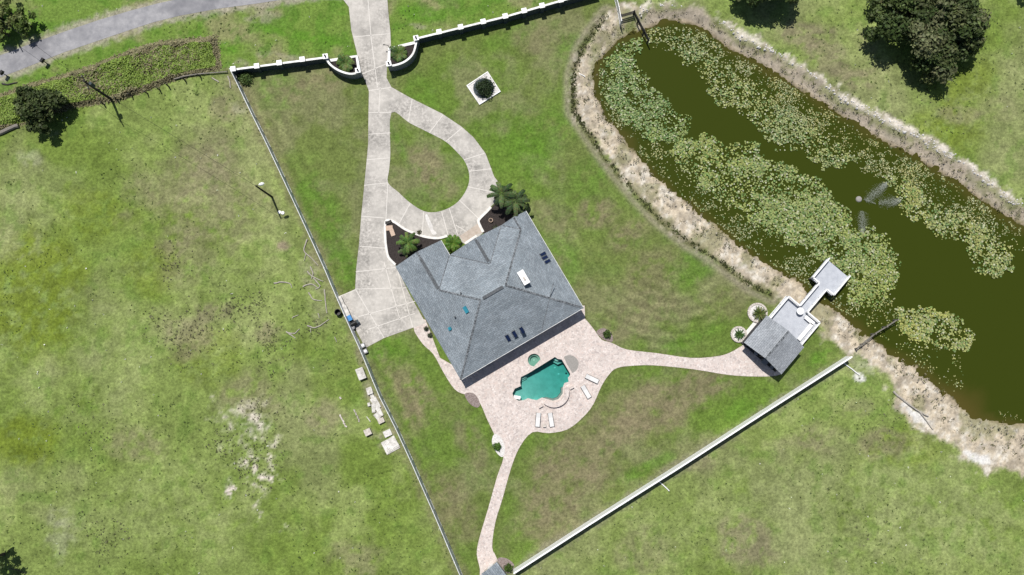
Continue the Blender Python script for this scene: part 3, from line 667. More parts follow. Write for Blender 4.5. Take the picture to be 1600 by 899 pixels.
# gable ends and walls
gm = MB()
for a_, b_, c_ in (('A','B','P1'),('C','E','P2'),('E','G','P3')):
    off = u*.5; A_, B_, C_ = (RV[k]+off for k in (a_, b_, c_)); dn = Vector((0, 0, -.2))
    gm.add([A_+dn, B_+dn, C_+dn], [(0, 1, 2)])
part('gable', gm, M['stucco'], house)
IN = .55
wall_pts = [HP(-WING+IN,IN),HP(-WING+IN,b1-IN),HP(IN,b1-IN),HP(IN,Wd-IN),HP(D-IN-.8,Wd-IN),HP(D-IN-.8,Wd*.66),HP(D-IN,Wd*.66),HP(D-IN,IN)]
part('wall', MB().slab([p[:2] for p in wall_pts], (), EZ-.05, 0), M['stucco'], house)
part('soffit', MB().slab([(RV[k]-Vector((0,0,0))).to_2d() for k in 'I A B C G H'.split()], (), EZ-.12), M['whitestucco'], house)
def wall_open(nm, a0, b0_, a1, b1_, z0, z1, m, frame=True, out=(0, 0)):
    p, q = HP(a0, b0_), HP(a1, b1_); d = (q-p).normalized(); n_ = Vector((d.y, -d.x, 0)); c = HP(D/2, Wd/2)
    if n_.dot((p+q)/2-c) < 0: n_ = -n_
    mid = (z0+z1)/2
    mb = MB()
    for s0, s1 in (((p, z0), (q, z0)), ((p, z1), (q, z1))): mb.bar(Vector((*s0[0][:2], s0[1]))+n_*.03, Vector((*s1[0][:2], s1[1]))+n_*.03, .1, .09)
    for e in (p, q): mb.bar(Vector((*e[:2], z0))+n_*.03, Vector((*e[:2], z1))+n_*.03, .09, .1)
    o = part(nm, mb, M['white'], house)
    g = MB(); g.bar(Vector((*p[:2], mid))+n_*.015, Vector((*q[:2], mid))+n_*.015, .05, z1-z0-.08); part('pane' if nm == 'window' else 'door_leaf', g, m, o)
for t in (.14, .32, .50): wall_open('sliding_door', D-IN, Wd*t, D-IN, Wd*t+2.6, .1, 2.3, M['glass'])
for t in (.70, .84): wall_open('window', D-IN-.8, Wd*t, D-IN-.8, Wd*t+1.7, .8, 2.2, M['glass'])
for a_ in (4, 8.5, 11.5): wall_open('window', a_, Wd-IN, a_+1.5, Wd-IN, .9, 2.2, M['glass'])
for a_ in (2.2, 6.0): wall_open('garage_door', a_, IN, a_+3.0, IN, .05, 2.4, M['white'])
wall_open('window', 11.5, IN, 13, IN, .9, 2.2, M['glass'])
wall_open('window', -WING+IN, b1*.3, -WING+IN, b1*.7, .8, 2.2, M['glass'])
wall_open('front_door', IN, (b1+b2)/2-.9, IN, (b1+b2)/2+.9, .05, 2.3, mat('front_door', (.09, .04, .02), (.14, .07, .035), 4, .5))
# white drip edge on the right and back eaves
gt = MB()
for p, q in (('G','H'),('H','I'),('B','C')): gt.bar(RV[p]+Vector((0,0,-.07)), RV[q]+Vector((0,0,-.07)), .1, .13)
part('gutter', gt, M['whitestucco'], house)
# roof furniture: find the roof height under a pixel
def roof_h(p):
    d = p-O; b = d.dot(v); a_ = d.dot(u)+D
    h = min(b, Wd-b, a_ if a_ > 0 else 99, D-a_)
    if b < b1: h = max(h, min(b, b1-b))
    if b1 < b < b2 and a_ > 0: h = max(h, min(b-b1, b2-b))
    return EZ+PITCH*max(h, 0)
def on_roof(px, py):
    z = 4.0
    for _ in range(8): z = roof_h(W(px, py, z))
    return W(px, py, z)
def tilted_box(mb, c, al, upd, sz, lift):
    """box lying on a slope: al = along-eave unit, upd = up-slope unit"""
    n_ = al.cross(upd).normalized()
    if n_.z < 0: n_ = -n_
    ce = c+n_*lift; hx, hy, hz = sz[0]/2, sz[1]/2, sz[2]/2
    vs = [ce+al*x_*hx+upd*y_*hy+n_*z_*hz for z_ in (-1, 1) for x_, y_ in ((-1,-1),(1,-1),(1,1),(-1,1))]
    return mb.add(vs, [(3,2,1,0),(4,5,6,7),(0,1,5,4),(1,2,6,5),(2,3,7,6),(3,0,4,7)])
sl_ = math.atan(PITCH); ub = (-u*math.cos(sl_)+Vector((0,0,math.sin(sl_)))); vr = (-v*math.cos(sl_)+Vector((0,0,math.sin(sl_)))); vl = (v*math.cos(sl_)+Vector((0,0,math.sin(sl_))))
for px, py in ((793.5,528),(804,522),(815.5,516)):
    c = on_roof(px, py); o = part('skylight', tilted_box(MB(), c, v, ub, (.55, 1.05, .12), .05), M['cap'], roof)
    part('skylight_pane', tilted_box(MB(), c, v, ub, (.45, .95, .05), .125), M['skylight'], o)
for px, py in ((848,397.5),(851,403),(855,409)):
    c = on_roof(px, py); o = part('skylight', tilted_box(MB(), c, u, vr, (.46, 1.0, .12), .05), M['cap'], roof)
    part('skylight_pane', tilted_box(MB(), c, u, vr, (.38, .88, .05), .125), M['skylight'], o)
for px, py, s_ in ((728.5,484,(.95,.5,.2)),(703.5,513.5,(.45,.42,.2))):
    c = on_roof(px, py); part('roof_vent', tilted_box(MB(), c, u, vl, s_, .12), M['teal'], roof)
for px, py in ((711,495.5),(720,458)):
    c = on_roof(px, py); mb = MB(); mb.tube([c, c+Vector((0,0,.45))], .11, 10); part('vent_pipe', mb, M['vent'], roof)
c = on_roof(818, 435); ch = MB()
cr = math.atan2(u.y, u.x)
ch.box((c.x, c.y, c.z+.2), (1.8, .75, 1.6), cr); chim = part('chimney', ch, M['whitestucco'], roof)
part('chimney_cap', MB().box((c.x, c.y, c.z+1.06), (2.0, .92, .14), cr), M['white'], chim)
part('flue', MB().box((c.x+u.x*.2, c.y+u.y*.2, c.z+1.2), (.5, .25, .14), cr), M['stone'], chim)

# ------------------------------------------------------------------ pool and spa
def inset_poly(poly, d):
    n = len(poly); out = []
    A = sum(poly[i][0]*poly[(i+1) % n][1]-poly[(i+1) % n][0]*poly[i][1] for i in range(n)); sg = 1 if A > 0 else -1
    for i in range(n):
        a_, b_, c_ = (Vector(poly[(i+k) % n][:2]) for k in (-1, 0, 1)); d1 = (b_-a_).normalized(); d2 = (c_-b_).normalized()
        t = (d1+d2); t = t.normalized() if t.length > 1e-5 else d1
        out.append(tuple(b_+Vector((-t.y, t.x))*sg*d))
    return out
fl0, fl1 = W(806, 616), W(885, 570)
def floor_z(a_, b_):
    d_ = fl1-fl0; t_ = ((a_-fl0.x)*d_.x+(b_-fl0.y)*d_.y)/d_.length_squared; return -.95-.95*t_
pc = W(848, 592)
pool = thing('swimming_pool', 'freeform teal swimming pool with rounded bays in the paver patio', 'swimming pool', pc)
sh = MB(); sh.slab(POOL_W, (), -1.5); sh.v = [(a_, b_, floor_z(a_, b_)) for a_, b_, c_ in sh.v]
n = len(POOL_W); A2 = sum(POOL_W[i][0]*POOL_W[(i+1) % n][1]-POOL_W[(i+1) % n][0]*POOL_W[i][1] for i in range(n))
sh.add([(*p, .03) for p in POOL_W]+[(*p, -2.2) for p in POOL_W], [(i, (i+1) % n, (i+1) % n+n, i+n) for i in range(n)])
part('shell', sh, M['plaster'], pool)
wt = MB(); wt.slab(inset_poly(POOL_W, .02), (), -.17, -2.3); nf_ = len(wt.f); wt.slab(inset_poly(POOL_W, .02), (), -2.3); wt.f[nf_:] = [f_[::-1] for f_ in wt.f[nf_:]]; part('water', wt, M['poolwater'], pool)
part('coping', MB().strip(POOL_W+[], .3, .02, .06, True), M['coping'], pool)
for k, d in enumerate((0, 4, 8)):
    stp = P2([(812.5,588.5),(825,582),(825.5-d*.2,587-d*.35),(822-d*.35,593-d*.5),(812,598.5-d*.9)]); part('step', MB().slab(stp, (), -.95+.3*k, -2.2), M['plaster'], pool)
for k, d in enumerate((0, 5)):
    stp = P2([(866.4,557),(872,560),(879,561.5),(881-d*.2,566-d*.35),(872-d*.3,570-d),(863-d*0,565-d*.8)]); part('step', MB().slab(stp, (), -1.1+.4*k, -2.2), M['plaster'], pool)
sc_ = W(871, 611); part('bench', MB().slab([p[:2] for p in [W(*q_) for q_ in ((881,605.4),(880.5,616),(873.5,625),(864,628),(853,625),(847,623),(853,621),(864,623.5),(871,621),(876.5,614),(877,606))]], (), -.4, -2.2), M['shelf'], pool)
th0 = math.degrees(math.atan2(*(W(892,582.8)-W(879,561))[:2][::-1]))
mid = (W(892,582.8)+W(879,561))/2; rs = (W(892,582.8)-W(879,561)).length/2
ctr = Vector((mid.x, mid.y))+Vector((v.x, v.y))*.45
shp = [(ctr.x+1.13*rs*math.cos(R(th0+t)), ctr.y+1.13*rs*math.sin(R(th0+t))) for t in range(-22, 203, 15)]
part('sun_shelf', MB().slab(shp, (), .036), M['shelf'], pool)
for px, py in ((868,575),(874,585),(886,584)):
    c = W(px, py); part('drain', MB().lathe((c.x, c.y, floor_z(c.x, c.y)+.01), [(.14, 0), (.14, .04), (.05, .06)], 14), M['white'] if px < 880 else M['slate'], pool)
lc_ = W(865.4, 612.5); arcp = [W(841.5,636.6)[:2], W(847.5,633.4)[:2]]
lg = MB(); la = [(lc_.x+pxm(20)*math.cos(R(t)), lc_.y+pxm(20)*math.sin(R(t))) for t in range(-132, 22, 8)]
lg.strip(la, pxm(7.5), .0, .5); part('raised_ledge', lg, M['pavers'], pool)
e0 = W(841.5,636.6); e1 = W(848,633); e2 = W(889.8,607.5); e3 = W(896,604)
part('ledge_wing', MB().bar((e0.x,e0.y,.18),(e1.x,e1.y,.22),.32,.45), M['coping'], pool); part('ledge_wing', MB().bar((e2.x,e2.y,.18),(e3.x,e3.y,.22),.32,.45), M['coping'], pool)
s0 = W(838,573.6); part('spillway', MB().box((s0.x, s0.y, .09), (.75, .35, .1), math.atan2(v.y, v.x)), M['stone'], pool)
spa = thing('spa', 'small round green spa with one flat side beside the big pool', 'hot tub', (spa_c[0], spa_c[1], 0))
ss = MB(); ss.slab(SPA_W, (), -.9); n = len(SPA_W)
ss.add([(*p, .03) for p in SPA_W]+[(*p, -.9) for p in SPA_W], [(i, (i+1) % n, (i+1) % n+n, i+n) for i in range(n)]); part('shell', ss, M['plaster'], spa)
part('bench', MB().slab(SPA_W, [[((p[0]-spa_c[0])*.6+spa_c[0], (p[1]-spa_c[1])*.6+spa_c[1]) for p in SPA_W]], -.42, -.9), M['plaster'], spa)
part('coping', MB().strip(SPA_W, .22, .02, .07, True), M['coping'], spa)
part('water', MB().slab(inset_poly(SPA_W, .01), (), -.1), M['spawater'], spa)
part('drain', MB().lathe((spa_c[0], spa_c[1], -.89), [(.12, 0), (.12, .04)], 12), M['white'], spa)
f = thing('pool_float', 'white pool float drifting in the rounded end of the pool', 'pool float', W(808, 621, -.17), R(-10))
part('air_mattress', MB().box((0, 0, .08), (.95, .46, .14)), M['white'], f, False); part('pillow', MB().box((-.34, 0, .18), (.22, .42, .09)), M['lounger'], f, False)

# loungers
def lounger(label, loc, rzv):
    t = thing('sun_lounger', label, 'sun lounger', (0, 0, 0), 0, 'sun loungers round the pool')
    fr = MB()
    for s_ in (-1, 1): fr.box((s_*.33, 0, .3), (.05, 1.95, .06))
    for y_ in (-.95, 0, .95): fr.box((0, y_, .3), (.62, .05, .05))
    part('frame', fr, M['black'], t, False)
    for sx in (-1, 1):
        for sy in (-.8, .8): part('leg', MB().box((sx*.33, sy, .135), (.05, .05, .27)), M['black'], t, False)
    part('seat', MB().box((0, -.33, .34), (.6, 1.25, .03)), M['lounger'], t, False)
    part('backrest', MB().box((0, .62, .42), (.6, .72, .03), 0, (R(14), 0)), M['lounger'], t, False)
    return t
L0 = lounger('white sun lounger at the patio south edge, left one of the near-parallel pair', None, 0)
L0.location = W(840.5, 656); L0.rotation_euler = (0, 0, R(-5))
copy_tree(L0, W(860.8, 656), R(9), 'white sun lounger at the patio south edge, right one of the near-parallel pair')
copy_tree(L0, W(915.4, 612.4), R(31), 'white sun lounger east of the pool, lying along the paver edge nearer the curved ledge')
copy_tree(L0, W(924.8, 592), R(65), 'white sun lounger east of the pool, lying crosswise nearest the grey round shelf')
t = thing('side_table', 'small square grey table between two white loungers', 'table', W(850.5, 665))
part('tabletop', MB().box((0, 0, .42), (.42, .42, .04)), M['stone'], t, False)
for sx in (-1, 1):
    for sy in (-1, 1): part('leg', MB().box((sx*.17, sy*.17, .2), (.04, .04, .4)), M['grey'], t, False)

# ------------------------------------------------------------------ boundary wall and gates
def pillar(px, py, h, lantern=False, label=''):
    c = W(px, py, h); th = math.atan2(-(42-59.3)*1.0, 70); t = thing('gate_pillar' if lantern else 'wall_pillar', label, 'pillar', (c.x, c.y, 0), R(12 if px > 600 else 7.5), 'white capped wall pillars')
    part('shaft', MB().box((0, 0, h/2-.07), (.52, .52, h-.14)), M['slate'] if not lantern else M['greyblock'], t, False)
    part('cap', MB().box((0, 0, h-.07), (.74, .74, .14)), M['white'], t, False)
    if lantern:
        l = part('lantern', MB().lathe((0, 0, h), [(.12, 0), (.12, .03), (.05, .05), (.05, .1), (.11, .12), (.13, .38), (.05, .46), (.01, .5)], 8), M['black'], t, False)
    return c
ordL = ['at the west corner beside the round bush', 'second from the west corner', 'third from the west corner', 'fourth from the west corner']
LP = [(363.8,107.6),(400.8,103),(436,98),(472,92.6)]; RP = [(686,49.6),(719.7,42),(755,33.5),(789.5,25),(819,16.5),(847,8.5),(876,0)]
for q_, l_ in zip(LP, ordL): pillar(*q_, 2.15, False, 'white capped pillar of the west wall, '+l_)
for i, q_ in enumerate(RP): pillar(*q_, 2.15, False, 'white capped pillar of the east wall, '+['first','second','third','fourth','fifth','sixth','seventh'][i]+' after the lantern pillar')
for q_, l_ in (((508.2,88),'at the outer end of the west gate wing'),((559,110),'on the west side of the drive'),((607.3,99.4),'on the east side of the drive'),((650,59.3),'at the outer end of the east gate wing')):
    pillar(*q_, 2.4, True, 'white capped lantern pillar '+l_)
def wall(name, label, pts, h, mface):
    P = [W(px, py, h) for px, py in pts]; t = thing(name, label, 'wall', (P[0].x, P[0].y, 0))
    part('wall_face', MB().strip([p[:2] for p in P], .2, 0, h-.1), mface, t)
    part('coping', MB().strip([p[:2] for p in P], .28, h-.1, h), M['whitestucco'], t)
wall('boundary_wall', 'shade-darkened stucco wall with white coping running west of the gate', [(364,109),(508,90)], 1.8, M['slate'])
wall('boundary_wall', 'long shade-darkened stucco wall with white coping running east of the gate', [(650,60.5),(720,43.4),(789.5,26.3),(876,1.5),(935,-14)], 1.8, M['slate'])
wall('gate_wing_wall', 'curved grey gate wing with white coping, west of the drive', smooth([(509.5,91),(516,101),(530,110.5),(547,115.5),(559,113.5)], 5), 2.0, M['greyblock'])
wall('gate_wing_wall', 'curved grey gate wing with white coping, east of the drive', smooth([(607.5,102.5),(617,102),(633,96),(645.4,83.5),(651,63)], 5), 2.0, M['greyblock'])
def gplanter(label, pts, bed):
    P = [W(*p)[:2] for p in pts]; c = W(*bed[0]); t = thing('gate_planter', label, 'planter', (c.x, c.y, 0))
    part('rim', MB().strip(P, .42, 0, .45), M['whitestucco'], t); part('soil', MB().slab([p[:2] for p in WL(bed)], (), .3, 0), M['mulch'], t)
gplanter('low white planter rim with dark soil beside the west gate wing', [(516,96.5),(536,93.5),(558,89.5),(562,112)], [(516,97),(558,90),(561,113),(545,116),(528,110)])
gplanter('low white planter rim with dark soil beside the east gate wing', [(649,68.5),(628,73.5),(609,78),(608,100)], [(648,69),(610,78),(609,103),(630,98),(644,85)])
t = thing('gate_motor_post', 'thin black bent post at the east gate planter corner', 'post', W(609, 77))
mb = MB(); mb.tube([(0,0,0),(0,0,1.3),(-.25,.05,1.42),(-.6,.12,1.38)], .045, 8); part('post', mb, M['black'], t, False); part('head', MB().box((-.65,.13,1.38),(.22,.12,.16)), M['black'], t, False)

# ------------------------------------------------------------------ white fences
def vinyl_fence(label, pts, h, step, zt=None, name='white_fence', thick=.05, m=None, flush=False):
    m = m or M['white']
    P = [W(px, py, (zt if zt is not None else h*.5)) for px, py in pts]; P = [Vector((p.x, p.y, 0)) for p in P]
    Ls = [(P[i+1]-P[i]).length for i in range(len(P)-1)]; T = sum(Ls); n = max(1, round(T/step))
    def at(s_):
        for i, l in enumerate(Ls):
            if s_ <= l or i == len(Ls)-1: return P[i].lerp(P[i+1], min(1, s_/l))
            s_ -= l
    Q = [at(T*i/n) for i in range(n+1)]
    t = thing(name, label, 'fence', Q[0])
    for i, q_ in enumerate(Q):
        a_ = Q[min(i+1, n)]-Q[max(i-1, 0)]; ang = math.atan2(a_.y, a_.x)
        part('post', MB().box((q_.x, q_.y, (h+.08)/2), (.13, .13, h+.08), ang), m, t)
        if i < n:
            b_ = Q[i+1]; mb = MB()
            mb.bar((q_.x, q_.y, h/2+.03), (b_.x, b_.y, h/2+.03), thick, h-.2)
            mb.bar((q_.x, q_.y, h-.03), (b_.x, b_.y, h-.03), thick+(.06 if flush else .03), .12); mb.bar((q_.x, q_.y, .12), (b_.x, b_.y, .12), thick+(.01 if flush else .05), .1)
            part('panel', mb, m, t)
    return t
vinyl_fence('long white panel fence between the left pasture and the lawn', [(363,112),(376,138),(391,170),(417,222),(441,273),(462,318),(485,367.6),(507.6,417),(523.5,455),(545.5,505),(567.5,553),(593,616),(617,663),(642,717),(680,803),(718,893),(745,955)], 2.2, 2.45, m=M['greywhite'])
vinyl_fence('long white panel fence along the south-east edge of the lawn', [(1326,558),(1190,645),(1060,729),(930,811),(803,893)], 2.2, 2.45, thick=.14, flush=True, m=M['brightwhite'])
vinyl_fence('short leaning white fence by the north-west tip of the pond', [(961,-6),(966,14),(970,36)], 1.7, 2.2, name='short_white_fence')
def wood_rails(label, pts, h, name, m, zs, posts=True, zt=.6):
    P = [W(px, py, zt) for px, py in pts]; t = thing(name, label, 'fence', (P[0].x, P[0].y, 0))
    for i, p in enumerate(P):
        part('post', MB().box((p.x, p.y, (h+.12-1.4)/2), (.17, .17, h+.12+1.4), .3), m, t)
        if i < len(P)-1:
            for z_ in zs: part('rail', MB().bar((p.x, p.y, z_), (P[i+1].x, P[i+1].y, z_), .06, .2), m, t)
wood_rails('dark wooden rail fence stepping down into the pond corner', [(970,26),(990.5,20),(997,33),(1006,50),(1013,63)], 1.25, 'pond_rail_fence', M['darkwood'], (.35,.75,1.15))
wood_rails('weathered wooden rail fence running from the sand into the pond', [(1338,545),(1347,538),(1366,522),(1384,511),(1401,500)], .9, 'bank_rail_fence', M['greywood'], (.3,.75), zt=.4)

# ------------------------------------------------------------------ pavilion, deck and dock
g4 = [W(*p, 2.9) for p in ((1162.5,536),(1199,492.5),(1256,543.4),(1221,585))]
gc = sum(g4, Vector())/4; ax = ((g4[1]-g4[0])+(g4[2]-g4[3])).normalized(); ay = Vector((ax.y, -ax.x, 0))   # ax: towards the pond, ay: towards lower right
GL = ((g4[1]-g4[0]).length+(g4[2]-g4[3]).length)/4; GW = ((g4[3]-g4[0]).length+(g4[2]-g4[1]).length)/4
def GP(a_, b_, z_): q_ = Vector((gc.x, gc.y, 0))+ax*a_+ay*b_; return Vector((q_.x, q_.y, z_))
gz = thing('pavilion', 'open sided pavilion with grey gable roof at the pond end of the path', 'pavilion', GP(0, 0, 0))
GR = dict(a=GP(-GL,-GW,2.9), b=GP(GL,-GW,2.9), c=GP(GL,GW,2.9), d=GP(-GL,GW,2.9), e=GP(-GL,0,4.25), f=GP(GL,0,4.25))
o = link('roof', roof_mesh('roof', [['a','e','f','b'],['d','c','f','e']], GR, ORG[gz.name], .14), M['shingle2'], gz); ORG[o.name] = ORG[gz.name]
part('ridge_cap', MB().bar(GR['e']+Vector((0,0,.02)), GR['f']+Vector((0,0,.02)), .26, .05), M['cap'], o)
gang = math.atan2(ax.y, ax.x)
for a_ in (-GL+.5, GL-.5):
    for b_ in (-GW+.45, 0, GW-.45) if a_ < 0 else (-GW+.45, GW-.45):
        part('post', MB().box(GP(a_, b_, 1.45), (.2, .2, 2.8), gang), M['darkwood'], gz)
bm_ = MB()
for b_ in (-GW+.45, GW-.45): bm_.bar(GP(-GL+.2, b_, 2.72), GP(GL-.2, b_, 2.72), .14, .24)
for a_ in (-GL+.5, GL-.5): bm_.bar(GP(a_, -GW+.2, 2.72), GP(a_, GW-.2, 2.72), .14, .22)
for k in range(5): bm_.bar(GP(-GL+.6+k*(2*GL-1.2)/4, -GW+.3, 2.85), GP(-GL+.6+k*(2*GL-1.2)/4, 0, 4.1), .06, .14); bm_.bar(GP(-GL+.6+k*(2*GL-1.2)/4, GW-.3, 2.85), GP(-GL+.6+k*(2*GL-1.2)/4, 0, 4.1), .06, .14)
part('beam', bm_, M['darkwood'], gz)
FZ = .35
part('floor', MB().slab([GP(a_, b_, 0)[:2] for a_, b_ in ((-GL+.25,-GW+.2),(GL+.0,-GW+.2),(GL,GW-.2),(-GL+.25,GW-.2))], (), FZ-.02, 0), mat('dark_deck', (.03,.03,.032), (.06,.06,.064), 3, .9), gz)
gt_ = thing('bar_table', 'square grey table under the front edge of the pavilion roof', 'table', GP(-GL+.25, .9, FZ))
part('tabletop', MB().box((0,0,.95),(1.0,.8,.06), gang), M['grey'], gt_, False)
for sx in (-1,1):
    for sy in (-1,1): part('leg', MB().box((sx*.32,sy*.32,.46),(.06,.06,.92)), M['grey'], gt_, False)
def stool(label, loc):
    t = thing('chair', label, 'chair', loc, gang, 'chairs under the pavilion')
    part('seat', MB().box((0,0,.47),(.5,.5,.06)), M['grey'], t, False); part('backrest', MB().box((.24,0,.75),(.05,.5,.5)), M['grey'], t, False)
    for sx in (-1,1):
        for sy in (-1,1): part('leg', MB().box((sx*.21,sy*.21,.22),(.04,.04,.44)), M['black'], t, False)
    return t
ch0 = stool('dark grey chair under the pavilion front, right of the square table', GP(-GL+.3, 2.2, FZ))
copy_tree(ch0, GP(-GL+.35, -.7, FZ), gang+.5, 'dark grey chair under the pavilion front, left of the square table')
# open deck behind, towards the pond
dk4 = [W(*p, FZ) for p in ((1196,497),(1229,468),(1279,505),(1252,536))]
dkl = ((dk4[1]-dk4[0]).dot(ax)+(dk4[2]-dk4[3]).dot(ax))/2
A0 = GL-.6; A1 = max((dk4[1]-gc).dot(ax), (dk4[2]-gc).dot(ax)); B0 = (dk4[1]-gc).dot(ay)*.5+(dk4[0]-gc).dot(ay)*.5; B1 = (dk4[2]-gc).dot(ay)*.5+(dk4[3]-gc).dot(ay)*.5
deck = thing('viewing_deck', 'raised pale grey deck with white railings behind the pavilion', 'deck', GP((A0+A1)/2, (B0+B1)/2, 0))
part('deck_floor', MB().slab([GP(a_, b_, 0)[:2] for a_, b_ in ((A0,B0),(A1,B0),(A1,B1),(A0,B1))], (), FZ, FZ-.18), M['deck'], deck)
sk = MB()
for p, q_ in (((A0,B0),(A1,B0)),((A1,B0),(A1,B1)),((A1,B1),(A0,B1))): sk.bar(GP(*p, -.05), GP(*q_, -.05), .1, .5)
part('skirt', sk, M['white'], deck)
gap0, gap1 = None, None
wk = [W(*p, FZ) for p in ((1249.6,473.5),(1277.6,442.8),(1291,453.5),(1261.6,482.8))]
wb0 = ((wk[0]-gc).dot(ay)+(wk[1]-gc).dot(ay))/2; wb1 = ((wk[2]-gc).dot(ay)+(wk[3]-gc).dot(ay))/2; wa1 = ((wk[1]-gc).dot(ax)+(wk[2]-gc).dot(ax))/2
def railing(p, q_, parent, z0, h=.95):
    mb = MB(); mb.bar(GP(*p, z0+h), GP(*q_, z0+h), .2, .07); mb.bar(GP(*p, z0+h*.55), GP(*q_, z0+h*.55), .05, .1); mb.bar(GP(*p, z0+.14), GP(*q_, z0+.14), .05, .1)
    P_, Q_ = Vector((*p, 0)), Vector((*q_, 0)); n_ = max(1, round((Q_-P_).length/1.6))
    for i in range(n_+1):
        c_ = P_.lerp(Q_, i/n_); g_ = GP(c_.x, c_.y, z0+h/2); mb.box(g_, (.11, .11, h), gang)
    return part('railing', mb, M['white'], parent)
railing((A0+.6,B0+.08),(A1-.08,B0+.08), deck, FZ); railing((A1-.08,B0+.08),(A1-.08,wb0), deck, FZ); railing((A1-.08,wb1),(A1-.08,B1-.08), deck, FZ); railing((A1-.08,B1-.08),(A0+.6,B1-.08), deck, FZ)
def bench(name, label, p, q_, z0):
    P_, Q_ = GP(*p, z0), GP(*q_, z0); t = thing(name, label, 'bench', (P_+Q_)/2, 0, 'white deck benches')
    part('seat', MB().bar(P_+Vector((0,0,.45)), Q_+Vector((0,0,.45)), .55, .06), M['white'], t)
    for k in (.08, .92): c_ = P_.lerp(Q_, k); part('leg', MB().box((c_.x, c_.y, z0+.21), (.1, .45, .42), gang), M['white'], t)
bench('deck_bench', 'long white bench along the lower right deck railing', (A0+1.4, B1-.7), (A1-.8, B1-.7), FZ)
bench('deck_bench', 'short white bench along the pond side deck railing', (A1-.65, wb1+.2), (A1-.65, B1-.5), FZ)
rt = W(1250, 486.5, FZ+.5); t = thing('round_table', 'round white table on the deck at the dock entrance', 'table', (rt.x, rt.y, FZ))
part('tabletop', MB().lathe((0,0,.68), [(.5,0),(.52,.03),(.5,.06)], 24), M['white'], t, False); part('pedestal', MB().lathe((0,0,0), [(.28,0),(.08,.08),(.06,.66),(.2,.68)], 14), M['white'], t, False)
# dock
pf = [W(*p, FZ) for p in ((1265.6,434.8),(1292.3,405.4),(1325.7,433.4),(1299,461.5))]
pa0 = ((pf[0]-gc).dot(ax)+(pf[3]-gc).dot(ax))/2; pa1 = ((pf[1]-gc).dot(ax)+(pf[2]-gc).dot(ax))/2; pb0 = ((pf[0]-gc).dot(ay)+(pf[1]-gc).dot(ay))/2; pb1 = ((pf[2]-gc).dot(ay)+(pf[3]-gc).dot(ay))/2
dock = thing('dock', 'pale grey dock with square end platform over the lily pads', 'dock', GP((pa0+pa1)/2, (pb0+pb1)/2, WATER_Z))
part('walkway', MB().slab([GP(a_, b_, 0)[:2] for a_, b_ in ((A1+.0,wb0),(pa0,wb0),(pa0,wb1),(A1,wb1))], (), FZ-.01, FZ-.2), M['deck'], dock)
part('platform', MB().slab([GP(a_, b_, 0)[:2] for a_, b_ in ((pa0,pb0),(pa1,pb0),(pa1,pb1),(pa0,pb1))], (), FZ-.01, FZ-.22), M['deck'], dock)
for p, q_ in (((A1,wb0+.05),(pa0,wb0+.05)),((A1,wb1-.05),(pa0,wb1-.05)),((pa0+.05,wb0),(pa0+.05,pb0+.05)),((pa0+.05,wb1),(pa0+.05,pb1-.05)),((pa0+.05,pb0+.05),(pa1,pb0+.05)),((pa0+.05,pb1-.05),(pa1,pb1-.05))): railing(p, q_, dock, FZ, .9)
for a_ in (pa0+.15, pa1-.15):
    for b_ in (pb0+.15, pb1-.15): q_ = GP(a_, b_, 0); mb = MB(); mb.tube([(q_.x,q_.y,-2.6),(q_.x,q_.y,FZ-.2)], .13, 10); part('pile', mb, M['greywood'], dock)
for a_ in (A1+1.0, (A1+pa0)/2+.3):
    for b_ in (wb0+.15, wb1-.15): q_ = GP(a_, b_, 0); mb = MB(); mb.tube([(q_.x,q_.y,-2.2),(q_.x,q_.y,FZ-.2)], .11, 10); part('pile', mb, M['greywood'], dock)
# paved strip and curb beside the pavilion
p0, p1 = W(1166,528), W(1187,503); struct('paving_strip', MB().strip([p0[:2], p1[:2]], 1.3, 0, .05), M['kerbwhite'])
def ring_planter(label, px, py, r):
    c = W(px, py); t = thing('ring_planter', label, 'planter', c, 0, 'round stone planters beside the pavilion')
    n = 26; mb = MB()
    for k in range(n):
        a_ = 2*math.pi*k/n; mb.box((r*math.cos(a_), r*math.sin(a_), .14), (.26, 2*math.pi*r/n*.94, .3+.03*random.uniform(-1,1)), a_)
    part('stone_ring', mb, M['stone'], t, False); part('gravel_fill', MB().lathe((0,0,0), [(r-.13,0),(r-.13,.16),(.05,.2)], 26), M['gravel'], t, False)
ring_planter('larger round stone planter ring by the deck corner', 1183, 489, 1.28); ring_planter('smaller round stone planter ring beside the pavilion front', 1153.8, 522.7, 1.02)

# small shed at the bottom edge
sd = [W(*p, 2.3) for p in ((752,897),(776,878.5))]; sx = (sd[1]-sd[0]).normalized(); sy = Vector((sx.y,-sx.x,0)); swd = (sd[1]-sd[0]).length
def SPt(a_, b_, z_): q_ = sd[0]+sx*a_+sy*b_; return Vector((q_.x, q_.y, z_))
shed = thing('shed', 'small shed with grey gable roof at the bottom end of the path', 'shed', SPt(swd/2, 1.5, 0))
SV = dict(a=SPt(0,0,2.3), b=SPt(0,3,2.3), c=SPt(swd,3,2.3), d=SPt(swd,0,2.3), e=SPt(swd/2,0,2.75), f=SPt(swd/2,3,2.75))
o = link('roof', roof_mesh('roof', [['a','b','f','e'],['d','c','f','e']], SV, ORG[shed.name], .12), M['shingle'], shed)
part('wall', MB().slab([SPt(a_, b_, 0)[:2] for a_, b_ in ((.2,.25),(.2,2.8),(swd-.2,2.8),(swd-.2,.25))], (), 2.25, 0), M['stucco'], shed)
part('door', MB().box(SPt(swd/2, .23, 1.0), (.9, .06, 1.9), math.atan2(sx.y, sx.x)), M['white'], shed)

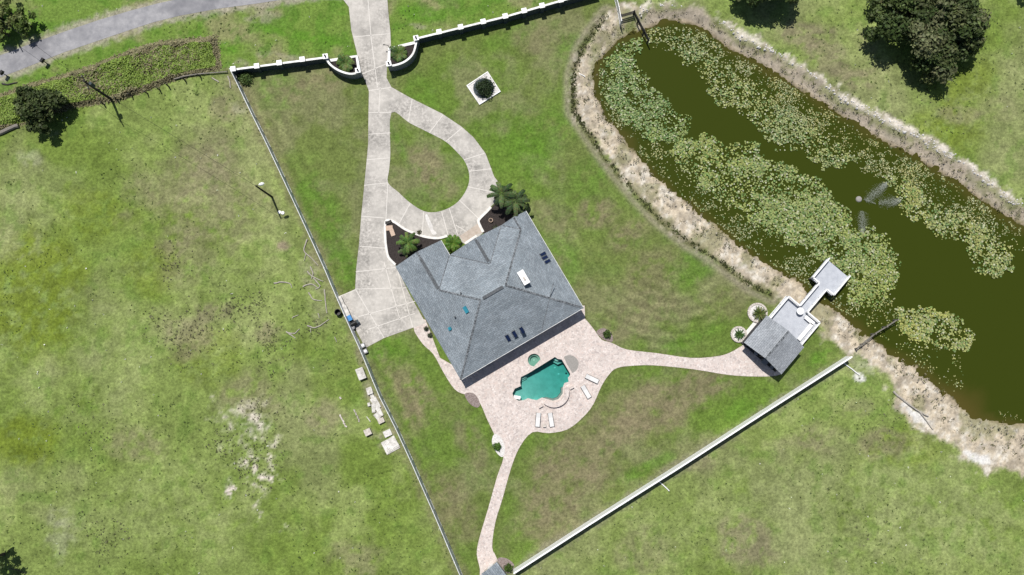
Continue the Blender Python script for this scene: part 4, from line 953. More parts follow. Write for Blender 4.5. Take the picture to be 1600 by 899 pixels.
# ------------------------------------------------------------------ vegetation
def jit(c, n, a=.3):
    c = np.array(c)*(1+a*(rng.random((n, 1))-.5)*2); c = c*(1+.12*(rng.random((n, 3))-.5)); return c
def crown_cards(name, org, lobes, per, leaf, cols, flat=.5, org_world=True):
    """lobes: (x, y, z, radius); leaves gather on sub-clumps in each lobe so that gaps stay"""
    Cs, Ns, Ks = [], [], []
    for (lx, ly, lz, lr) in lobes:
        n = int(per*lr*lr); d = rng.normal(size=(n, 3)); d /= np.linalg.norm(d, axis=1, keepdims=True)
        rad = lr*(.3+.95*rng.random((n, 1))**.8)*(1+.3*(rng.random((n, 1))-.5))
        p = d*rad*np.array([1, 1, .75]); Cs.append(p+np.array([lx, ly, lz]))
        Ns.append(d*.7+np.array([0, 0, flat])+rng.normal(size=(n, 3))*.6)
        base = np.array(cols[rng.integers(len(cols))])*(.85+.3*rng.random()); Ks.append(jit(base, n, .35))
    C = np.concatenate(Cs); C[:, 2] = np.maximum(C[:, 2], .12)
    n = len(C); s_ = leaf*(.6+.8*rng.random(n))
    return cards(name, C, np.concatenate(Ns), s_*.55, s_, np.concatenate(Ks), bend=.3)
def tree(name, label, px, py, h, rad, lobes_n, cols, per=60, leaf=.22, seed=1, zc=None, group=None, squash=.55):
    c = W(px, py); st = np.random.default_rng(seed); t = thing(name, label, 'tree', c, 0, group)
    zc = zc or h*.62
    tops = []; lobes = []
    for i in range(lobes_n):
        a_ = 2.4*i+st.random()*.9; rr_ = rad*math.sqrt((i+.4)/lobes_n)*(.75+.25*st.random())*(.84+.17*math.sin(3*a_+seed)+.12*math.sin(5*a_+2*seed))
        zz = zc+(h-zc)*.8*(1-(rr_/rad)**2)+(st.random()-.6)*rad*.35
        lr = max(.45, rad*(.07+.11*st.random())); lobes.append((rr_*math.cos(a_), rr_*math.sin(a_), zz, lr)); tops.append((rr_*math.cos(a_), rr_*math.sin(a_), zz))
    tr = MB(); k = max(.12, rad*.055)
    tr.tube([(0,0,-.1),(.1*k,.05,h*.15),(.3*k,-.1,h*.3)], [k*1.5, k*1.1, k], 10)
    for (x_, y_, z_) in tops[::max(1, lobes_n//9)]:
        tr.tube([(.3*k,-.1,h*.28),(x_*.4,y_*.4,h*.3+(z_-h*.3)*.55),(x_,y_,z_)], [k*.6,k*.35,k*.1], 6)
    part('trunk', tr, M['bark'], t, False)
    link('crown', crown_cards('crown', c, lobes, per, leaf, cols), M['foliage'], t)
    return t
OAK = [(.056,.086,.024),(.080,.114,.033),(.062,.090,.028),(.135,.150,.070),(.09,.11,.04)]
DARK = [(.036,.058,.016),(.052,.080,.023),(.066,.092,.030)]
BUSH = [(.055,.10,.018),(.075,.13,.022),(.05,.085,.018)]
tree('oak_tree', 'huge dark spreading oak at the top right beyond the pond', 1434, 38, 6.6, 9.4, 150, OAK, 300, .24, 5, 3.0)
tree('oak_tree', 'dark oak cut by the top edge above the pond', 1188, -24, 6, 6.6, 80, OAK, 280, .25, 9, 2.8)
tree('broadleaf_tree', 'dark bushy tree on the field edge at the left', 73, 176, 3.6, 4.2, 70, [(.082,.108,.036),(.058,.084,.027),(.045,.066,.02)], 300, .2, 13)
tree('broadleaf_tree', 'dark tree cut by the left edge near the lower corner', 6, 866, 5.5, 2.9, 20, DARK, 300, .2, 17)
tree('broadleaf_tree', 'tip of a dark tree in the top right corner', 1600, -22, 6, 3.2, 16, DARK, 200, .24, 19)
for i, (px, py, r_, l_) in enumerate([(12,18,2.6,'light green brush tree in the top left corner'),(42,38,2.3,'light green brush tree beside the road, right one of the top left brush'),(8,52,1.9,'low brush at the left edge above the road')]):
    tree('brush_tree', l_, px+6, py+4, 3.0, r_, 18, [(.10,.14,.035),(.075,.115,.024),(.13,.155,.05)], 260, .2, 23+i)
def shrub(name, label, px, py, r_, h, cols=BUSH, per=420, leaf=.09, seed=1, n=12, cat='shrub'):
    c = W(px, py); st = np.random.default_rng(seed); t = thing(name, label, cat, c)
    lobes = [(r_*.62*math.cos(2.4*i)*math.sqrt((i+.3)/n), r_*.62*math.sin(2.4*i)*math.sqrt((i+.3)/n), h*.6*(1-.5*i/n), r_*(.34+.12*st.random())) for i in range(n)]
    link('foliage', crown_cards('foliage', c, lobes, per, leaf, cols), M['foliage'], t)
    mb = MB()
    for k in range(5): a_ = k*1.25; mb.tube([(0,0,0),(r_*.3*math.cos(a_), r_*.3*math.sin(a_), h*.55)], [.04,.015], 5)
    part('stem', mb, M['bark'], t, False); return t
shrub('round_shrub', 'clipped round green shrub at the west corner of the wall', 384, 124, 1.25, 1.3, [(.10,.15,.04),(.07,.115,.03)], 500, .1, 3)
shrub('flowering_shrub', 'dark shrub with pale blossoms in the white square bed', 757, 140, 1.6, 1.9, [(.028,.05,.018),(.04,.066,.022),(.022,.04,.014)], 420, .1, 4)
shrub('patio_shrub', 'bright green oval shrub at the lower left patio edge', 777, 698, .72, .8, [(.07,.15,.02),(.09,.17,.03)], 700, .08, 5)
shrub('patio_shrub', 'small green shrub in the leaf bed right of the house corner', 948, 523, .72, .8, BUSH, 600, .08, 6)
shrub('patio_shrub', 'small green shrub beside the shed at the bottom edge', 794, 887, .75, .8, BUSH, 600, .08, 7)
for i, (px, py, l_) in enumerate([(666,514,'grey green shrub at the left house wall, upper one'),(672,524,'grey green shrub at the left house wall, lower one')]):
    shrub('wall_shrub', l_, px, py, .45, .6, [(.08,.09,.06),(.05,.07,.03)], 600, .07, 8+i)
shrub('bed_shrub', 'small dark shrub at the inner end of the right mulch bed', 774, 357, .5, .6, [(.12,.13,.09),(.05,.07,.03)], 600, .07, 11)
shrub('bed_shrub', 'small olive shrub spilling over the kerb of the left mulch bed', 655, 364, .45, .4, [(.10,.10,.05),(.08,.08,.03)], 500, .07, 12)

def frond(mb, base, az, el, L, droop, pairs, lw, ll, col, rach=.03):
    pts = []; p = Vector(base); e = el; n = 10
    for i in range(n+1):
        pts.append(p.copy()); p = p+Vector((math.cos(az)*math.cos(e), math.sin(az)*math.cos(e), math.sin(e)))*(L/n); e -= droop/n*(1+i*.12)
    side = Vector((-math.sin(az), math.cos(az), 0))
    nb_ = len(mb.v); mb.tube(pts, [rach*(1-.8*i/n) for i in range(n+1)], 4)
    for k in range(nb_, len(mb.v)): mb.c[k] = tuple(x_*1.4 for x_ in col)
    for k in range(pairs):
        t_ = .12+.88*k/pairs; f_ = t_*n; i = min(int(f_), n-1); q_ = pts[i].lerp(pts[i+1], f_-i); d = (pts[i+1]-pts[i]).normalized()
        l_ = ll*.62*(.35+1.3*math.sin(math.pi*min(1, .15+t_*.8))*.75)
        for s_ in (-1, 1):
            dirv = (d*.75+side*s_*1.0+Vector((0, 0, -.55+random.uniform(-.25,.25)))).normalized(); tip = q_+dirv*l_
            wv = d.cross(dirv).cross(dirv).normalized()*lw; c_ = tuple(x_*random.uniform(.75, 1.3) for x_ in col)
            m_ = q_+dirv*l_*.5; mb.add([q_-wv*.4, m_-wv, tip, m_+wv, q_+wv*.4], [(0,1,2,3,4)], c_)
def palm(name, label, px, py, trunk_h, nfr, L, cols, seed=1, el0=.9, pairs=26, ll=.6, lw=.045, droop=1.6, trunks=1, group=None):
    random.seed(seed); c = W(px, py); t = thing(name, label, 'palm' if trunk_h > .8 else 'plant', c, 0, group)
    for k in range(trunks):
        off = Vector((0, 0, 0)) if trunks == 1 else Vector((.8*math.cos(k*2.2), .8*math.sin(k*2.2), random.uniform(-.6, .3)))
        top = Vector((off.x*1.5, off.y*1.5, trunk_h+off.z))
        if trunk_h > .3:
            mb = MB(); mb.tube([(off.x,off.y,0),(off.x*1.25,off.y*1.25,top.z*.5),top], [.16,.13,.12], 9); part('trunk', mb, M['bark'], t, False)
        for i in range(nfr):
            fm = MB(); az = 2.39996*i+random.uniform(-.2,.2); fr_ = i/nfr
            frond(fm, top+Vector((0,0,.05)), az, el0*(1-fr_*1.15)+random.uniform(-.1,.1), L*random.uniform(.8,1.08), droop*random.uniform(.8,1.2), pairs, lw, ll, cols[i % len(cols)])
            part('frond', fm, M['palm'], t, False)
    return t
PG = [(.10,.17,.036),(.075,.14,.03),(.13,.20,.05),(.06,.11,.027)]
PD = [(.065,.10,.034),(.09,.135,.045),(.11,.155,.055),(.045,.075,.027)]
palm('palm_tree', 'tall dark palm cluster beside the right mulch bed', 792, 322, 4.0, 14, 2.9, PD, 3, 1.0, 30, .62, .06, 1.7, 2)
palm('palm_tree', 'low dark palm against the front corner of the roof', 806, 336, 2.2, 12, 1.8, PD, 4, .9, 24, .5, .05, 1.6)
palm('palm_tree', 'green feathery palm in the left mulch bed', 640, 382, 1.8, 15, 2.4, PG, 5, .9, 28, .5, .05, 1.7)
palm('palm_tree', 'small pale green palm under the larger one in the left mulch bed', 634, 392, 1.0, 10, 1.3, [(.09,.13,.05),(.06,.10,.04)], 15, .9, 20, .4, .05, 1.6)
palm('palm_tree', 'bright green broad leaved palm in the notch beside the entry roof', 709, 382, 1.3, 18, 1.6, [(.085,.16,.022),(.065,.135,.018),(.11,.185,.03)], 6, 1.0, 14, .5, .075, 1.4)
palm('planter_plant', 'leafy green plant filling the west gate planter', 541, 101, .6, 26, 1.7, [(.11,.165,.045),(.075,.13,.032),(.15,.20,.07)], 7, 1.0, 13, .6, .08, 1.3)
palm('planter_plant', 'leafy green plant filling the east gate planter', 624, 86, .6, 26, 1.65, [(.10,.155,.04),(.07,.12,.03),(.135,.185,.06)], 8, 1.0, 13, .6, .08, 1.3)
palm('spiky_plant', 'spiky yellow green plant in the larger stone ring', 1185.5, 490.5, .25, 38, 1.3, [(.10,.13,.03),(.07,.10,.025),(.14,.16,.045)], 9, 1.25, 10, .22, .05, .9)
palm('spiky_plant', 'small spiky green plant in the smaller stone ring', 1154, 523, .2, 30, .95, [(.07,.125,.03),(.05,.10,.025)], 10, 1.25, 9, .18, .045, .8)
# white square bed round the flowering shrub
sq = [W(*p)[:2] for p in ((729.8,134.7),(749.4,163.6),(781.4,143.6),(761.8,113.3))]; sqc = W(755.6,138.8)
t = thing('square_bed', 'white square raised bed out on the front lawn', 'planter', sqc)
part('gravel_fill', MB().slab(sq, (), .14, 0), M['gravel'], t); part('border', MB().strip(sq, .2, 0, .22, True), M['whitestucco'], t)
mb = MB(); mb.lathe((0,.0,.14), [(1.5,0),(1.5,.08),(1.3,.1)], 28); part('dark_ring', mb, M['slate'], t, False)

# hedge strip of tall weeds by the road (nobody could count the stems)
STRIP = P2([(-60,168),(0,150),(50,132),(107,117),(150,102),(200,82),(250,67),(337,59),(344,107),(300,117),(275,123),(187,155),(112,168),(50,190),(0,203),(-60,225)])
def fill(poly, n):
    P = np.array(poly); a_ = P.min(0); b_ = P.max(0); out = np.zeros((0, 2))
    while len(out) < n:
        q_ = a_+(b_-a_)*rng.random((n, 2)); out = np.concatenate([out, q_[inside(poly, q_[:, 0], q_[:, 1])]])
    return out[:n]
p = fill(STRIP, 60000); p = p+rng.normal(size=p.shape)*.25; nn_ = fbm(p[:, 0], p[:, 1], .22, 4, 60); hh = (.2+1.1*fbm(p[:, 0], p[:, 1], .5, 4, 61)**1.5)*sstep(-.1, .9, -sdf(STRIP, p[:, 0], p[:, 1])+(nn_-.4)*1.5)+.08
edge = dist_line(P2([(-60,168),(0,150),(50,132),(107,117),(150,102),(200,82),(250,67),(337,59),(344,107)]), p[:, 0], p[:, 1]); low = dist_line(P2([(344,107),(300,117),(275,123),(187,155),(112,168),(50,190),(0,203)]), p[:, 0], p[:, 1])
C = np.stack([p[:, 0], p[:, 1], hh*(.25+.75*rng.random(len(p)))], 1); N_ = rng.normal(size=(len(p), 3))*.5+np.array([-.15, .3, 1.3])
kc = jit((.20,.285,.055), len(p), .4); br_ = (np.minimum(edge*1.2, low*1.8) < .55+1.9*(nn_-.4)) | (nn_+.35*(rng.random(len(p))-.5) > .74)
kc[br_] = jit((.24,.22,.12), int(br_.sum()), .4); s_ = .06+.11*rng.random(len(p))
me = cards('tall_weeds', C, N_, s_*.5, s_*1.3, kc, bend=.3); o = link('tall_weeds', me, M['foliage']); o['kind'] = 'stuff'; o['label'] = 'tall green and brown weeds between the road and the left pasture'; o['category'] = 'weeds'

# weed tufts over pasture and lawn, dry tufts on the pond bank
def allowed(p, lawn=None):
    x_, y_ = p[:, 0], p[:, 1]; ok = ~inside(DRIVE_W, x_, y_) & ~inside(PATIO_W, x_, y_) & ~inside(ROAD_W, x_, y_) & (sdf(POND_W, x_, y_) > .2)
    hp = [(RV[k].x, RV[k].y) for k in 'I A B C G H'.split()]; ok &= ~inside(hp, x_, y_)
    ok &= ~inside([tuple(GP(a_, b_, 0)[:2]) for a_, b_ in ((-GL,-GW),(pa1,-GW),(pa1,GW),(-GL,GW))], x_, y_)
    ins = inside(LAWN_W, x_, y_)
    if lawn is not None: ok &= ins if lawn else ~ins
    return ok
frame = P2([(-30,-30),(1630,-30),(1630,930),(-30,930)])
def tufts(name, label, p, nl, spread, size, cols, hmax=.16):
    n = len(p); c = np.repeat(p, nl, 0)+rng.normal(size=(n*nl, 2))*np.repeat(spread*(.5+rng.random(n)), nl)[:, None]
    C = np.stack([c[:, 0], c[:, 1], .03+hmax*rng.random(n*nl)], 1); k = np.repeat(np.array(cols)[rng.integers(len(cols), size=n)], nl, 0)
    k = k*(.75+.5*rng.random((n*nl, 1))); s_ = size*(.5+rng.random(n*nl))
    o = link(name, cards(name, C, rng.normal(size=(n*nl, 3))*.7+np.array([0, 0, .6]), s_*.5, s_, k, bend=.2), M['foliage'])
    o['kind'] = 'stuff'; o['label'] = label; o['category'] = 'weeds'; return o
p = fill(frame, 9000); p = p[allowed(p, False) & (fbm(p[:, 0], p[:, 1], .12, 4, 70)+.25*fbm(p[:, 0], p[:, 1], .7, 2, 71) > .63) & (sdf(BANK_W, p[:, 0], p[:, 1]) > 0)]
tufts('pasture_weeds', 'dark weed tufts dotted over the rough pasture', p, 6, .07, .075, [(.09,.135,.032),(.09,.14,.03),(.10,.15,.04),(.07,.10,.035)], .09)
cl = []
for (px, py, rx, n_) in [(290,520,50,150),(265,420,22,30),(365,480,18,50),(395,480,25,60),(420,530,22,60),(270,400,30,35),(330,500,60,60),(160,840,40,90),(150,650,60,40),(400,720,50,170),(345,690,22,60),(490,515,20,40),(430,560,40,50),(400,640,30,50),(245,500,20,30),(1380,670,50,50),(1330,850,60,20),(1440,170,60,40)]:
    c = inv(px, py); q_ = rng.normal(size=(n_, 2))*rx/11*.5+c; cl.append(q_)
p = np.concatenate(cl); p = p[allowed(p, False)]
tufts('ground_weeds', 'brown and dark tufts crowding the bare patches of the pasture', p, 6, .07, .075, [(.085,.095,.04),(.085,.08,.055),(.10,.12,.045),(.15,.135,.095)], .07)
p = fill(BANK_W, 5200); ok = (sdf(POND_W, p[:, 0], p[:, 1]) > .15) & ~inside([tuple(GP(a_, b_, 0)[:2]) for a_, b_ in ((-GL,-GW),(pa1,-GW),(pa1,GW),(-GL,GW))], p[:, 0], p[:, 1]); p = p[ok]
o = tufts('dry_bank_grass', 'dry straw tufts scattered on the sandy pond bank', p, 8, .14, .09, [(.24,.21,.15),(.15,.15,.06),(.34,.30,.23),(.12,.13,.045),(.42,.38,.31)], .08)
o.location.z = -.25
w_ = W2([(948,22),(925,52),(907,80),(895,118),(895,150),(897,175),(912,197),(949,250),(994,305),(1035,346),(1076,378),(1127,410),(1168,442),(1205,462)])
tt = rng.random(420)*(len(w_)-1); i_ = tt.astype(int); p = w_[i_]+(w_[np.minimum(i_+1, len(w_)-1)]-w_[i_])*(tt-i_)[:, None]+rng.normal(size=(420, 2))*.28
o = tufts('scarp_weeds', 'dark weeds along the worn step where lawn meets pond bank', p, 8, .12, .10, [(.075,.085,.025),(.055,.06,.025),(.10,.12,.035)], .08); o.location.z = -.12
p = fill(frame, 420); p = p[allowed(p, False) & (sdf(BANK_W, p[:, 0], p[:, 1]) > 1) & (sdf(STRIP, p[:, 0], p[:, 1]) > 1)]
tufts('wildflowers', 'tiny pale wildflower heads sprinkled through the pasture', p, 5, .05, .085, [(.62,.64,.50),(.70,.70,.62),(.55,.60,.40)], .14)
p = fill(BANK_W, 30000); d_ = sdf(POND_W, p[:, 0], p[:, 1])+(fbm(p[:, 0], p[:, 1], .3, 4, 22)-.5)*2.2
ly = np.interp(p[:, 0], [inv(985, 40)[0], inv(1600, 560)[0]], [inv(985, 40)[1], inv(1600, 560)[1]])
p = p[(np.abs(d_-3.05) < 1.0) & (p[:, 1] > ly) & (p[:, 0] > inv(1000, 40)[0])][:2200]
mb = MB()
for (x_, y_) in p:
    r_ = .06+.16*random.random()**2; k = [random.uniform(.7, 1.25) for _ in range(6)]; a0 = random.random()*6
    mb.add([(x_+r_*k[i]*math.cos(a0+i*1.05), y_+r_*k[i]*math.sin(a0+i*1.05), -.14) for i in range(6)]+[(x_+.5*r_*k[i]*math.cos(a0+i*1.05), y_+.5*r_*k[i]*math.sin(a0+i*1.05), -.14+r_*1.2) for i in range(6)], [(i, (i+1) % 6, (i+1) % 6+6, i+6) for i in range(6)]+[(6,7,8,9,10,11)])
o = link('rubble', mb.mesh('rubble'), M['gravel']); o['kind'] = 'stuff'; o['label'] = 'broken white rubble along the far pond bank'; o['category'] = 'rubble'

# ------------------------------------------------------------------ lily pads
DENSE = [
 ([(1000,62),(998,78),(985,98),(998,115),(1008,123),(1010,140),(1040,160),(1053,178),(1074,185),(1068,205),(1062,222),(1040,222),(1010,212),(985,190),(960,165),(945,140),(940,110),(952,92),(972,75)], 1250, .155, (.19,.255,.10)),
 ([(1049,236),(1063,227),(1104,214),(1131,234),(1160,229),(1183,228),(1181,245),(1228,264),(1256,272),(1286,292),(1295,314),(1322,333),(1331,367),(1364,361),(1389,378),(1400,417),(1397,440),(1387,452),(1368,478),(1330,470),(1335,432),(1292,400),(1260,392),(1220,370),(1180,345),(1140,315),(1100,290),(1068,262)], 3900, .165, (.225,.275,.10)),
 ([(1060,73),(1070,98),(1088,93),(1098,113),(1110,125),(1113,145),(1125,160),(1148,165),(1168,178),(1183,188),(1198,208),(1217,231),(1236,233),(1247,225),(1267,242),(1286,260),(1322,253),(1333,247),(1300,225),(1260,195),(1220,170),(1180,140),(1140,112),(1105,88),(1085,75)], 1150, .15, (.24,.28,.125)),
 ([(1378,278),(1406,295),(1414,331),(1445,347),(1475,370),(1506,367),(1520,392),(1528,420),(1545,431),(1575,421),(1580,400),(1560,380),(1535,360),(1500,340),(1460,325),(1440,305),(1410,282)], 900, .165, (.25,.285,.115)),
 ([(1403,485),(1420,490),(1447,483),(1487,493),(1513,517),(1518,537),(1500,546),(1470,537),(1440,535),(1417,520),(1408,500)], 620, .17, (.27,.30,.11)),
 ([(1018,46),(1036,48),(1034,62),(1018,74),(1012,62)], 40, .14, (.25,.28,.13)), ([(1045,48),(1066,50),(1068,62),(1052,72),(1044,62)], 45, .14, (.25,.28,.13)), ([(1076,50),(1094,52),(1098,62),(1086,70),(1076,62)], 40, .14, (.25,.28,.13))]
SPARSE = [
 ([(936,102),(931,125),(935,155),(950,185),(968,207),(990,236),(1040,284),(1080,318),(1117,349),(1160,383),(1206,416),(1240,434),(1268,452),(1300,470),(1330,490),(1368,500),(1395,470),(1330,440),(1290,405),(1230,380),(1180,350),(1130,310),(1080,270),(1050,235),(1010,215),(960,170),(945,130)], 1500, .105, (.27,.29,.15)),
 ([(1070,40),(1118,62),(1200,112),(1250,143),(1300,175),(1367,218),(1417,242),(1478,278),(1520,306),(1562,336),(1596,358),(1594,395),(1575,385),(1540,370),(1500,345),(1450,325),(1400,290),(1350,262),(1330,245),(1280,215),(1230,180),(1180,145),(1130,110),(1090,78)], 2900, .10, (.30,.31,.16)),
 ([(1410,530),(1440,538),(1480,548),(1500,555),(1498,600),(1480,605),(1450,585),(1420,565),(1395,545)], 90, .115, (.26,.28,.12)),
 ([(1385,470),(1402,490),(1404,540),(1380,530),(1350,505)], 80, .11, (.26,.28,.12)), ([(1420,575),(1440,572),(1485,590),(1497,607),(1480,612),(1450,590)], 40, .10, (.28,.29,.13)),
 ([(1563,645),(1590,648),(1595,655),(1570,655)], 25, .08, (.30,.30,.16)), ([(1000,55),(1080,40),(1130,75),(1100,85),(1010,75)], 60, .10, (.28,.29,.14))]
pads = []
for dense, sets in ((1, DENSE), (0, SPARSE)):
    for poly, n_, r0, c0 in sets:
        pw0 = P2(poly, 0, WATER_Z); pw = inset_poly(pw0, -.8); n_ = int(n_*2.4) if dense else int(n_*1.5); r0 = r0*.77; q_ = fill(pw, n_*4); m_ = fbm(q_[:, 0], q_[:, 1], .33, 4, 80); m2 = fbm(q_[:, 0], q_[:, 1], 1.0, 3, 81)
        th_ = np.quantile(m_+.5*m2, .36 if dense else .6); e_ = sdf(pw0, q_[:, 0], q_[:, 1])+(m2-.5)*2.4+(fbm(q_[:, 0], q_[:, 1], 1.9, 2, 84)-.5)*1.2-.35; q_ = q_[((m_+.5*m2 > th_) & (e_ < 0)) | ((rng.random(len(q_)) < (.26 if dense else .14)) & (e_ < .35))][:n_]
        ok = sdf(POND_W, q_[:, 0], q_[:, 1]) < -.3; q_ = q_[ok]
        tn = fbm(q_[:, 0], q_[:, 1], .25, 3, 83)
        for (x_, y_), t_ in zip(q_, tn):
            r_ = r0*random.uniform(.6, 1.35); c_ = np.array(c0)*np.array([1.06, 1.03, .95])*random.uniform(.7, 1.25)
            if t_ > .55: c_ = c_*np.array([1.07, 1.03, .9])
            if random.random() < .3: c_ = c_*np.array([.5, .72, .62])*random.uniform(.7, 1.1)
            if random.random() < .10: c_ = np.array([.40, .42, .27])*random.uniform(.8, 1.1)
            pads.append((r_, x_, y_, dense, tuple(c_)))
dockp = [tuple(GP(a_, b_, 0)[:2]) for a_, b_ in ((A1,wb0),(pa0,wb0),(pa0,pb0),(pa1,pb0),(pa1,pb1),(pa0,pb1),(pa0,wb1),(A1,wb1))]
pads.sort(key=lambda q_: -q_[0]); big = 0; mb = MB(); big_l = []
def pad_geo(mb, x_, y_, z_, r_, col, seg=7):
    a0 = random.random()*6.28; tx, ty = random.gauss(0, .16), random.gauss(0, .16)
    vs = [(x_, y_, z_)]; 
    for i in range(seg+1):
        a_ = a0+.22+i*(6.283-.44)/seg; rr_ = r_*random.uniform(.9, 1.06); vs.append((x_+rr_*math.cos(a_), y_+rr_*math.sin(a_), z_+rr_*(tx*math.cos(a_)+ty*math.sin(a_))+.012))
    mb.add(vs, [(0, i, i+1) for i in range(1, seg+1)], col)
for (r_, x_, y_, dn_, c_) in pads:
    if inside(dockp, np.array([x_]), np.array([y_]))[0]: continue
    z_ = WATER_Z+.03+(random.random()**1.5*.2 if dn_ else random.random()*.03)
    if big < 300 and dn_:
        big += 1; big_l.append((x_, y_, z_, r_))
    else: pad_geo(mb, x_, y_, z_, r_*.95, c_)
o = link('small_lily_pads', mb.mesh('small_lily_pads'), M['lily']); o['kind'] = 'stuff'; o['label'] = 'crowd of small green lily pads covering parts of the pond'; o['category'] = 'lily pads'
protos = []
for k, c_ in enumerate([(.27,.30,.12),(.21,.27,.11),(.31,.31,.14),(.36,.37,.22)]):
    q_ = MB(); pad_geo(q_, 0, 0, 0, .21, c_, 9); me = q_.mesh('lily_pad'); me.materials.append(M['lily']); protos.append(me)
for i, (x_, y_, z_, r_) in enumerate(big_l):
    o = bpy.data.objects.new('lily_pad', protos[i % 4]); COL.objects.link(o); o.location = (x_, y_, z_+.02); o.rotation_euler = (0, 0, random.random()*6); sc_ = r_/.21*.98; o.scale = (sc_, sc_, sc_)
    o['label'] = 'large round green lily pad, one of the broadest in the pond'; o['category'] = 'lily pad'; o['group'] = 'broad lily pads on the pond'

# fountain: float and three plumes of spray
fc = W(1342, 311.5, WATER_Z); t = thing('pond_fountain', 'small grey fountain float throwing three plumes of spray on the open pond', 'fountain', fc)
mb = MB(); mb.lathe((0,0,-.1), [(.35,0),(.45,.1),(.36,.24),(.12,.3)], 18); part('float', mb, M['shelf'], t, False)
def plume(p0, p1, wd, n, hz):
    a_, b_ = W(*p0, WATER_Z)-fc, W(*p1, WATER_Z)-fc; d = (b_-a_); L_ = d.length; d.normalize(); s_ = Vector((-d.y, d.x, 0)); m_ = MB()
    for k in range(n):
        t_ = random.random()**.8; w2 = wd*math.sin(math.pi*min(1, .12+t_*.85))**.7; q_ = a_+d*L_*t_+s_*random.gauss(0, .5)*w2+Vector((0, 0, .03+hz*math.sin(math.pi*(.1+.85*t_))*random.random()))
        r_ = random.uniform(.010, .026); m_.add([q_+Vector(e)*r_ for e in ((1,0,0),(-1,0,0),(0,1,0),(0,-1,0),(0,0,1),(0,0,-1))], [(0,2,4),(2,1,4),(1,3,4),(3,0,4),(2,0,5),(1,2,5),(3,1,5),(0,3,5)])
    part('spray_plume', m_, M['sprayw'], t, False)
plume((1352,315), (1386,286), .8, 2200, .6); plume((1372,318), (1407,314), .8, 1500, .6); plume((1346,330), (1347,366), .75, 1500, .6)
plume((1349,312), (1368,319), .18, 160, .5)

# ------------------------------------------------------------------ poles, lines, lamp, mailboxes
def upole(label, px, py, h, arm=True):
    c = W(px, py); t = thing('utility_pole', label, 'utility pole', c); mb = MB(); mb.tube([(0,0,-.5),(0,0,h*.5),(0,0,h)], [.2,.17,.13], 10); part('pole', mb, M['polewood'], t, False)
    part('crossarm', MB().box((0,0,h-.5), (2.2,.14,.16), R(-60)), M['polewood'], t, False)
    mb = MB(); mb.tube([(.28,.1,h-2.2),(.28,.1,h-1.1)], .22, 12); part('transformer', mb, M['slate'], t, False)
    for s_ in (-.9, .9): q_ = Vector((s_*math.cos(R(-60)), s_*math.sin(R(-60)), h-.35)); part('insulator', MB().lathe(q_, [(.05,-.07),(.08,.05),(.04,.16)], 8), M['grey'], t, False)
    return c+Vector((0, 0, h-.2))
t1 = upole('dark wooden utility pole standing in the weed strip', 175, 156, 8.0); t0 = upole('dark wooden utility pole across the road at the left edge', 18, 40, 8.0)
lb = W(425, 308); lt = thing('street_lamp', 'tall black lamp post with white head in the left pasture', 'street lamp', lb); LH = 7.6
mb = MB(); mb.tube([(0,0,-.3),(0,0,LH*.5),(0,0,LH)], [.16,.13,.10], 10); part('pole', mb, M['polewood'], lt, False)
mb = MB(); mb.tube([(0,0,LH-.15),(.2,.06,LH+.05),(.5,.14,LH+.08)], .04, 8); part('arm', mb, M['black'], lt, False)
mb = MB(); mb.tube([(.4,.11,LH+.1),(.6,.17,LH+.12),(.95,.27,LH+.1),(1.15,.32,LH+.06)], [.06,.2,.24,.1], 10); part('lamp_head', mb, M['white'], lt, False)
def wire(label, a_, b_, sag):
    pts = [a_.lerp(b_, i/24)-Vector((0, 0, sag*4*(i/24)*(1-i/24))) for i in range(25)]; mb = MB(); mb.tube(pts, .02, 5)
    return solo('power_line', mb, M['black'], label, 'power line', tuple((a_+b_)/2))
wire('thin overhead line crossing the road between the two utility poles', t0, t1, .35); wire('thin overhead line from the weed strip pole to the lamp post', t1, lb+Vector((0,0,LH-.1)), .5)
for l_, px, py in (('white concrete disc near the lamp post, left of two', 437, 332), ('white concrete disc near the lamp post, right of two', 442, 333)):
    mb = MB(); c = W(px, py); mb.lathe((0,0,0), [(.24,0),(.26,.1),(.2,.16)], 14); o = solo('concrete_disc', MB(), M['white'], l_, 'concrete disc', c, 'white discs by the lamp post') if False else None
    o = link('concrete_disc', mb.mesh('concrete_disc'), M['white'], None, c); o['label'] = l_; o['category'] = 'concrete disc'; o['group'] = 'white discs by the lamp post'
def mailbox(label, px, py):
    t = thing('mailbox', label, 'mailbox', W(px, py), R(-30), 'black mailboxes beside the road'); part('post', MB().box((0,0,.5), (.12,.12,1.0)), M['black'], t, False)
    mb = MB(); pr = [(-.22,0),(.22,0),(.22,.26),(.15,.4),(0,.45),(-.15,.4),(-.22,.26)]
    mb.add([(x_, -.34, 1+z_) for x_, z_ in pr]+[(x_, .34, 1+z_) for x_, z_ in pr], [tuple(range(7)), tuple(range(13, 6, -1))]+[(i, i+7, (i+1) % 7+7, (i+1) % 7) for i in range(7)])
    b_ = part('box', mb, M['black'], t, False); part('flag', MB().box((.24,.1,1.3), (.02,.06,.3)), M['black'], b_, False)
    return t
m0 = mailbox('black mailbox on a post between road and weeds, right of two', 73, 99); copy_tree(m0, W(10, 118), R(-30), 'black mailbox on a post at the left picture edge, left of two')
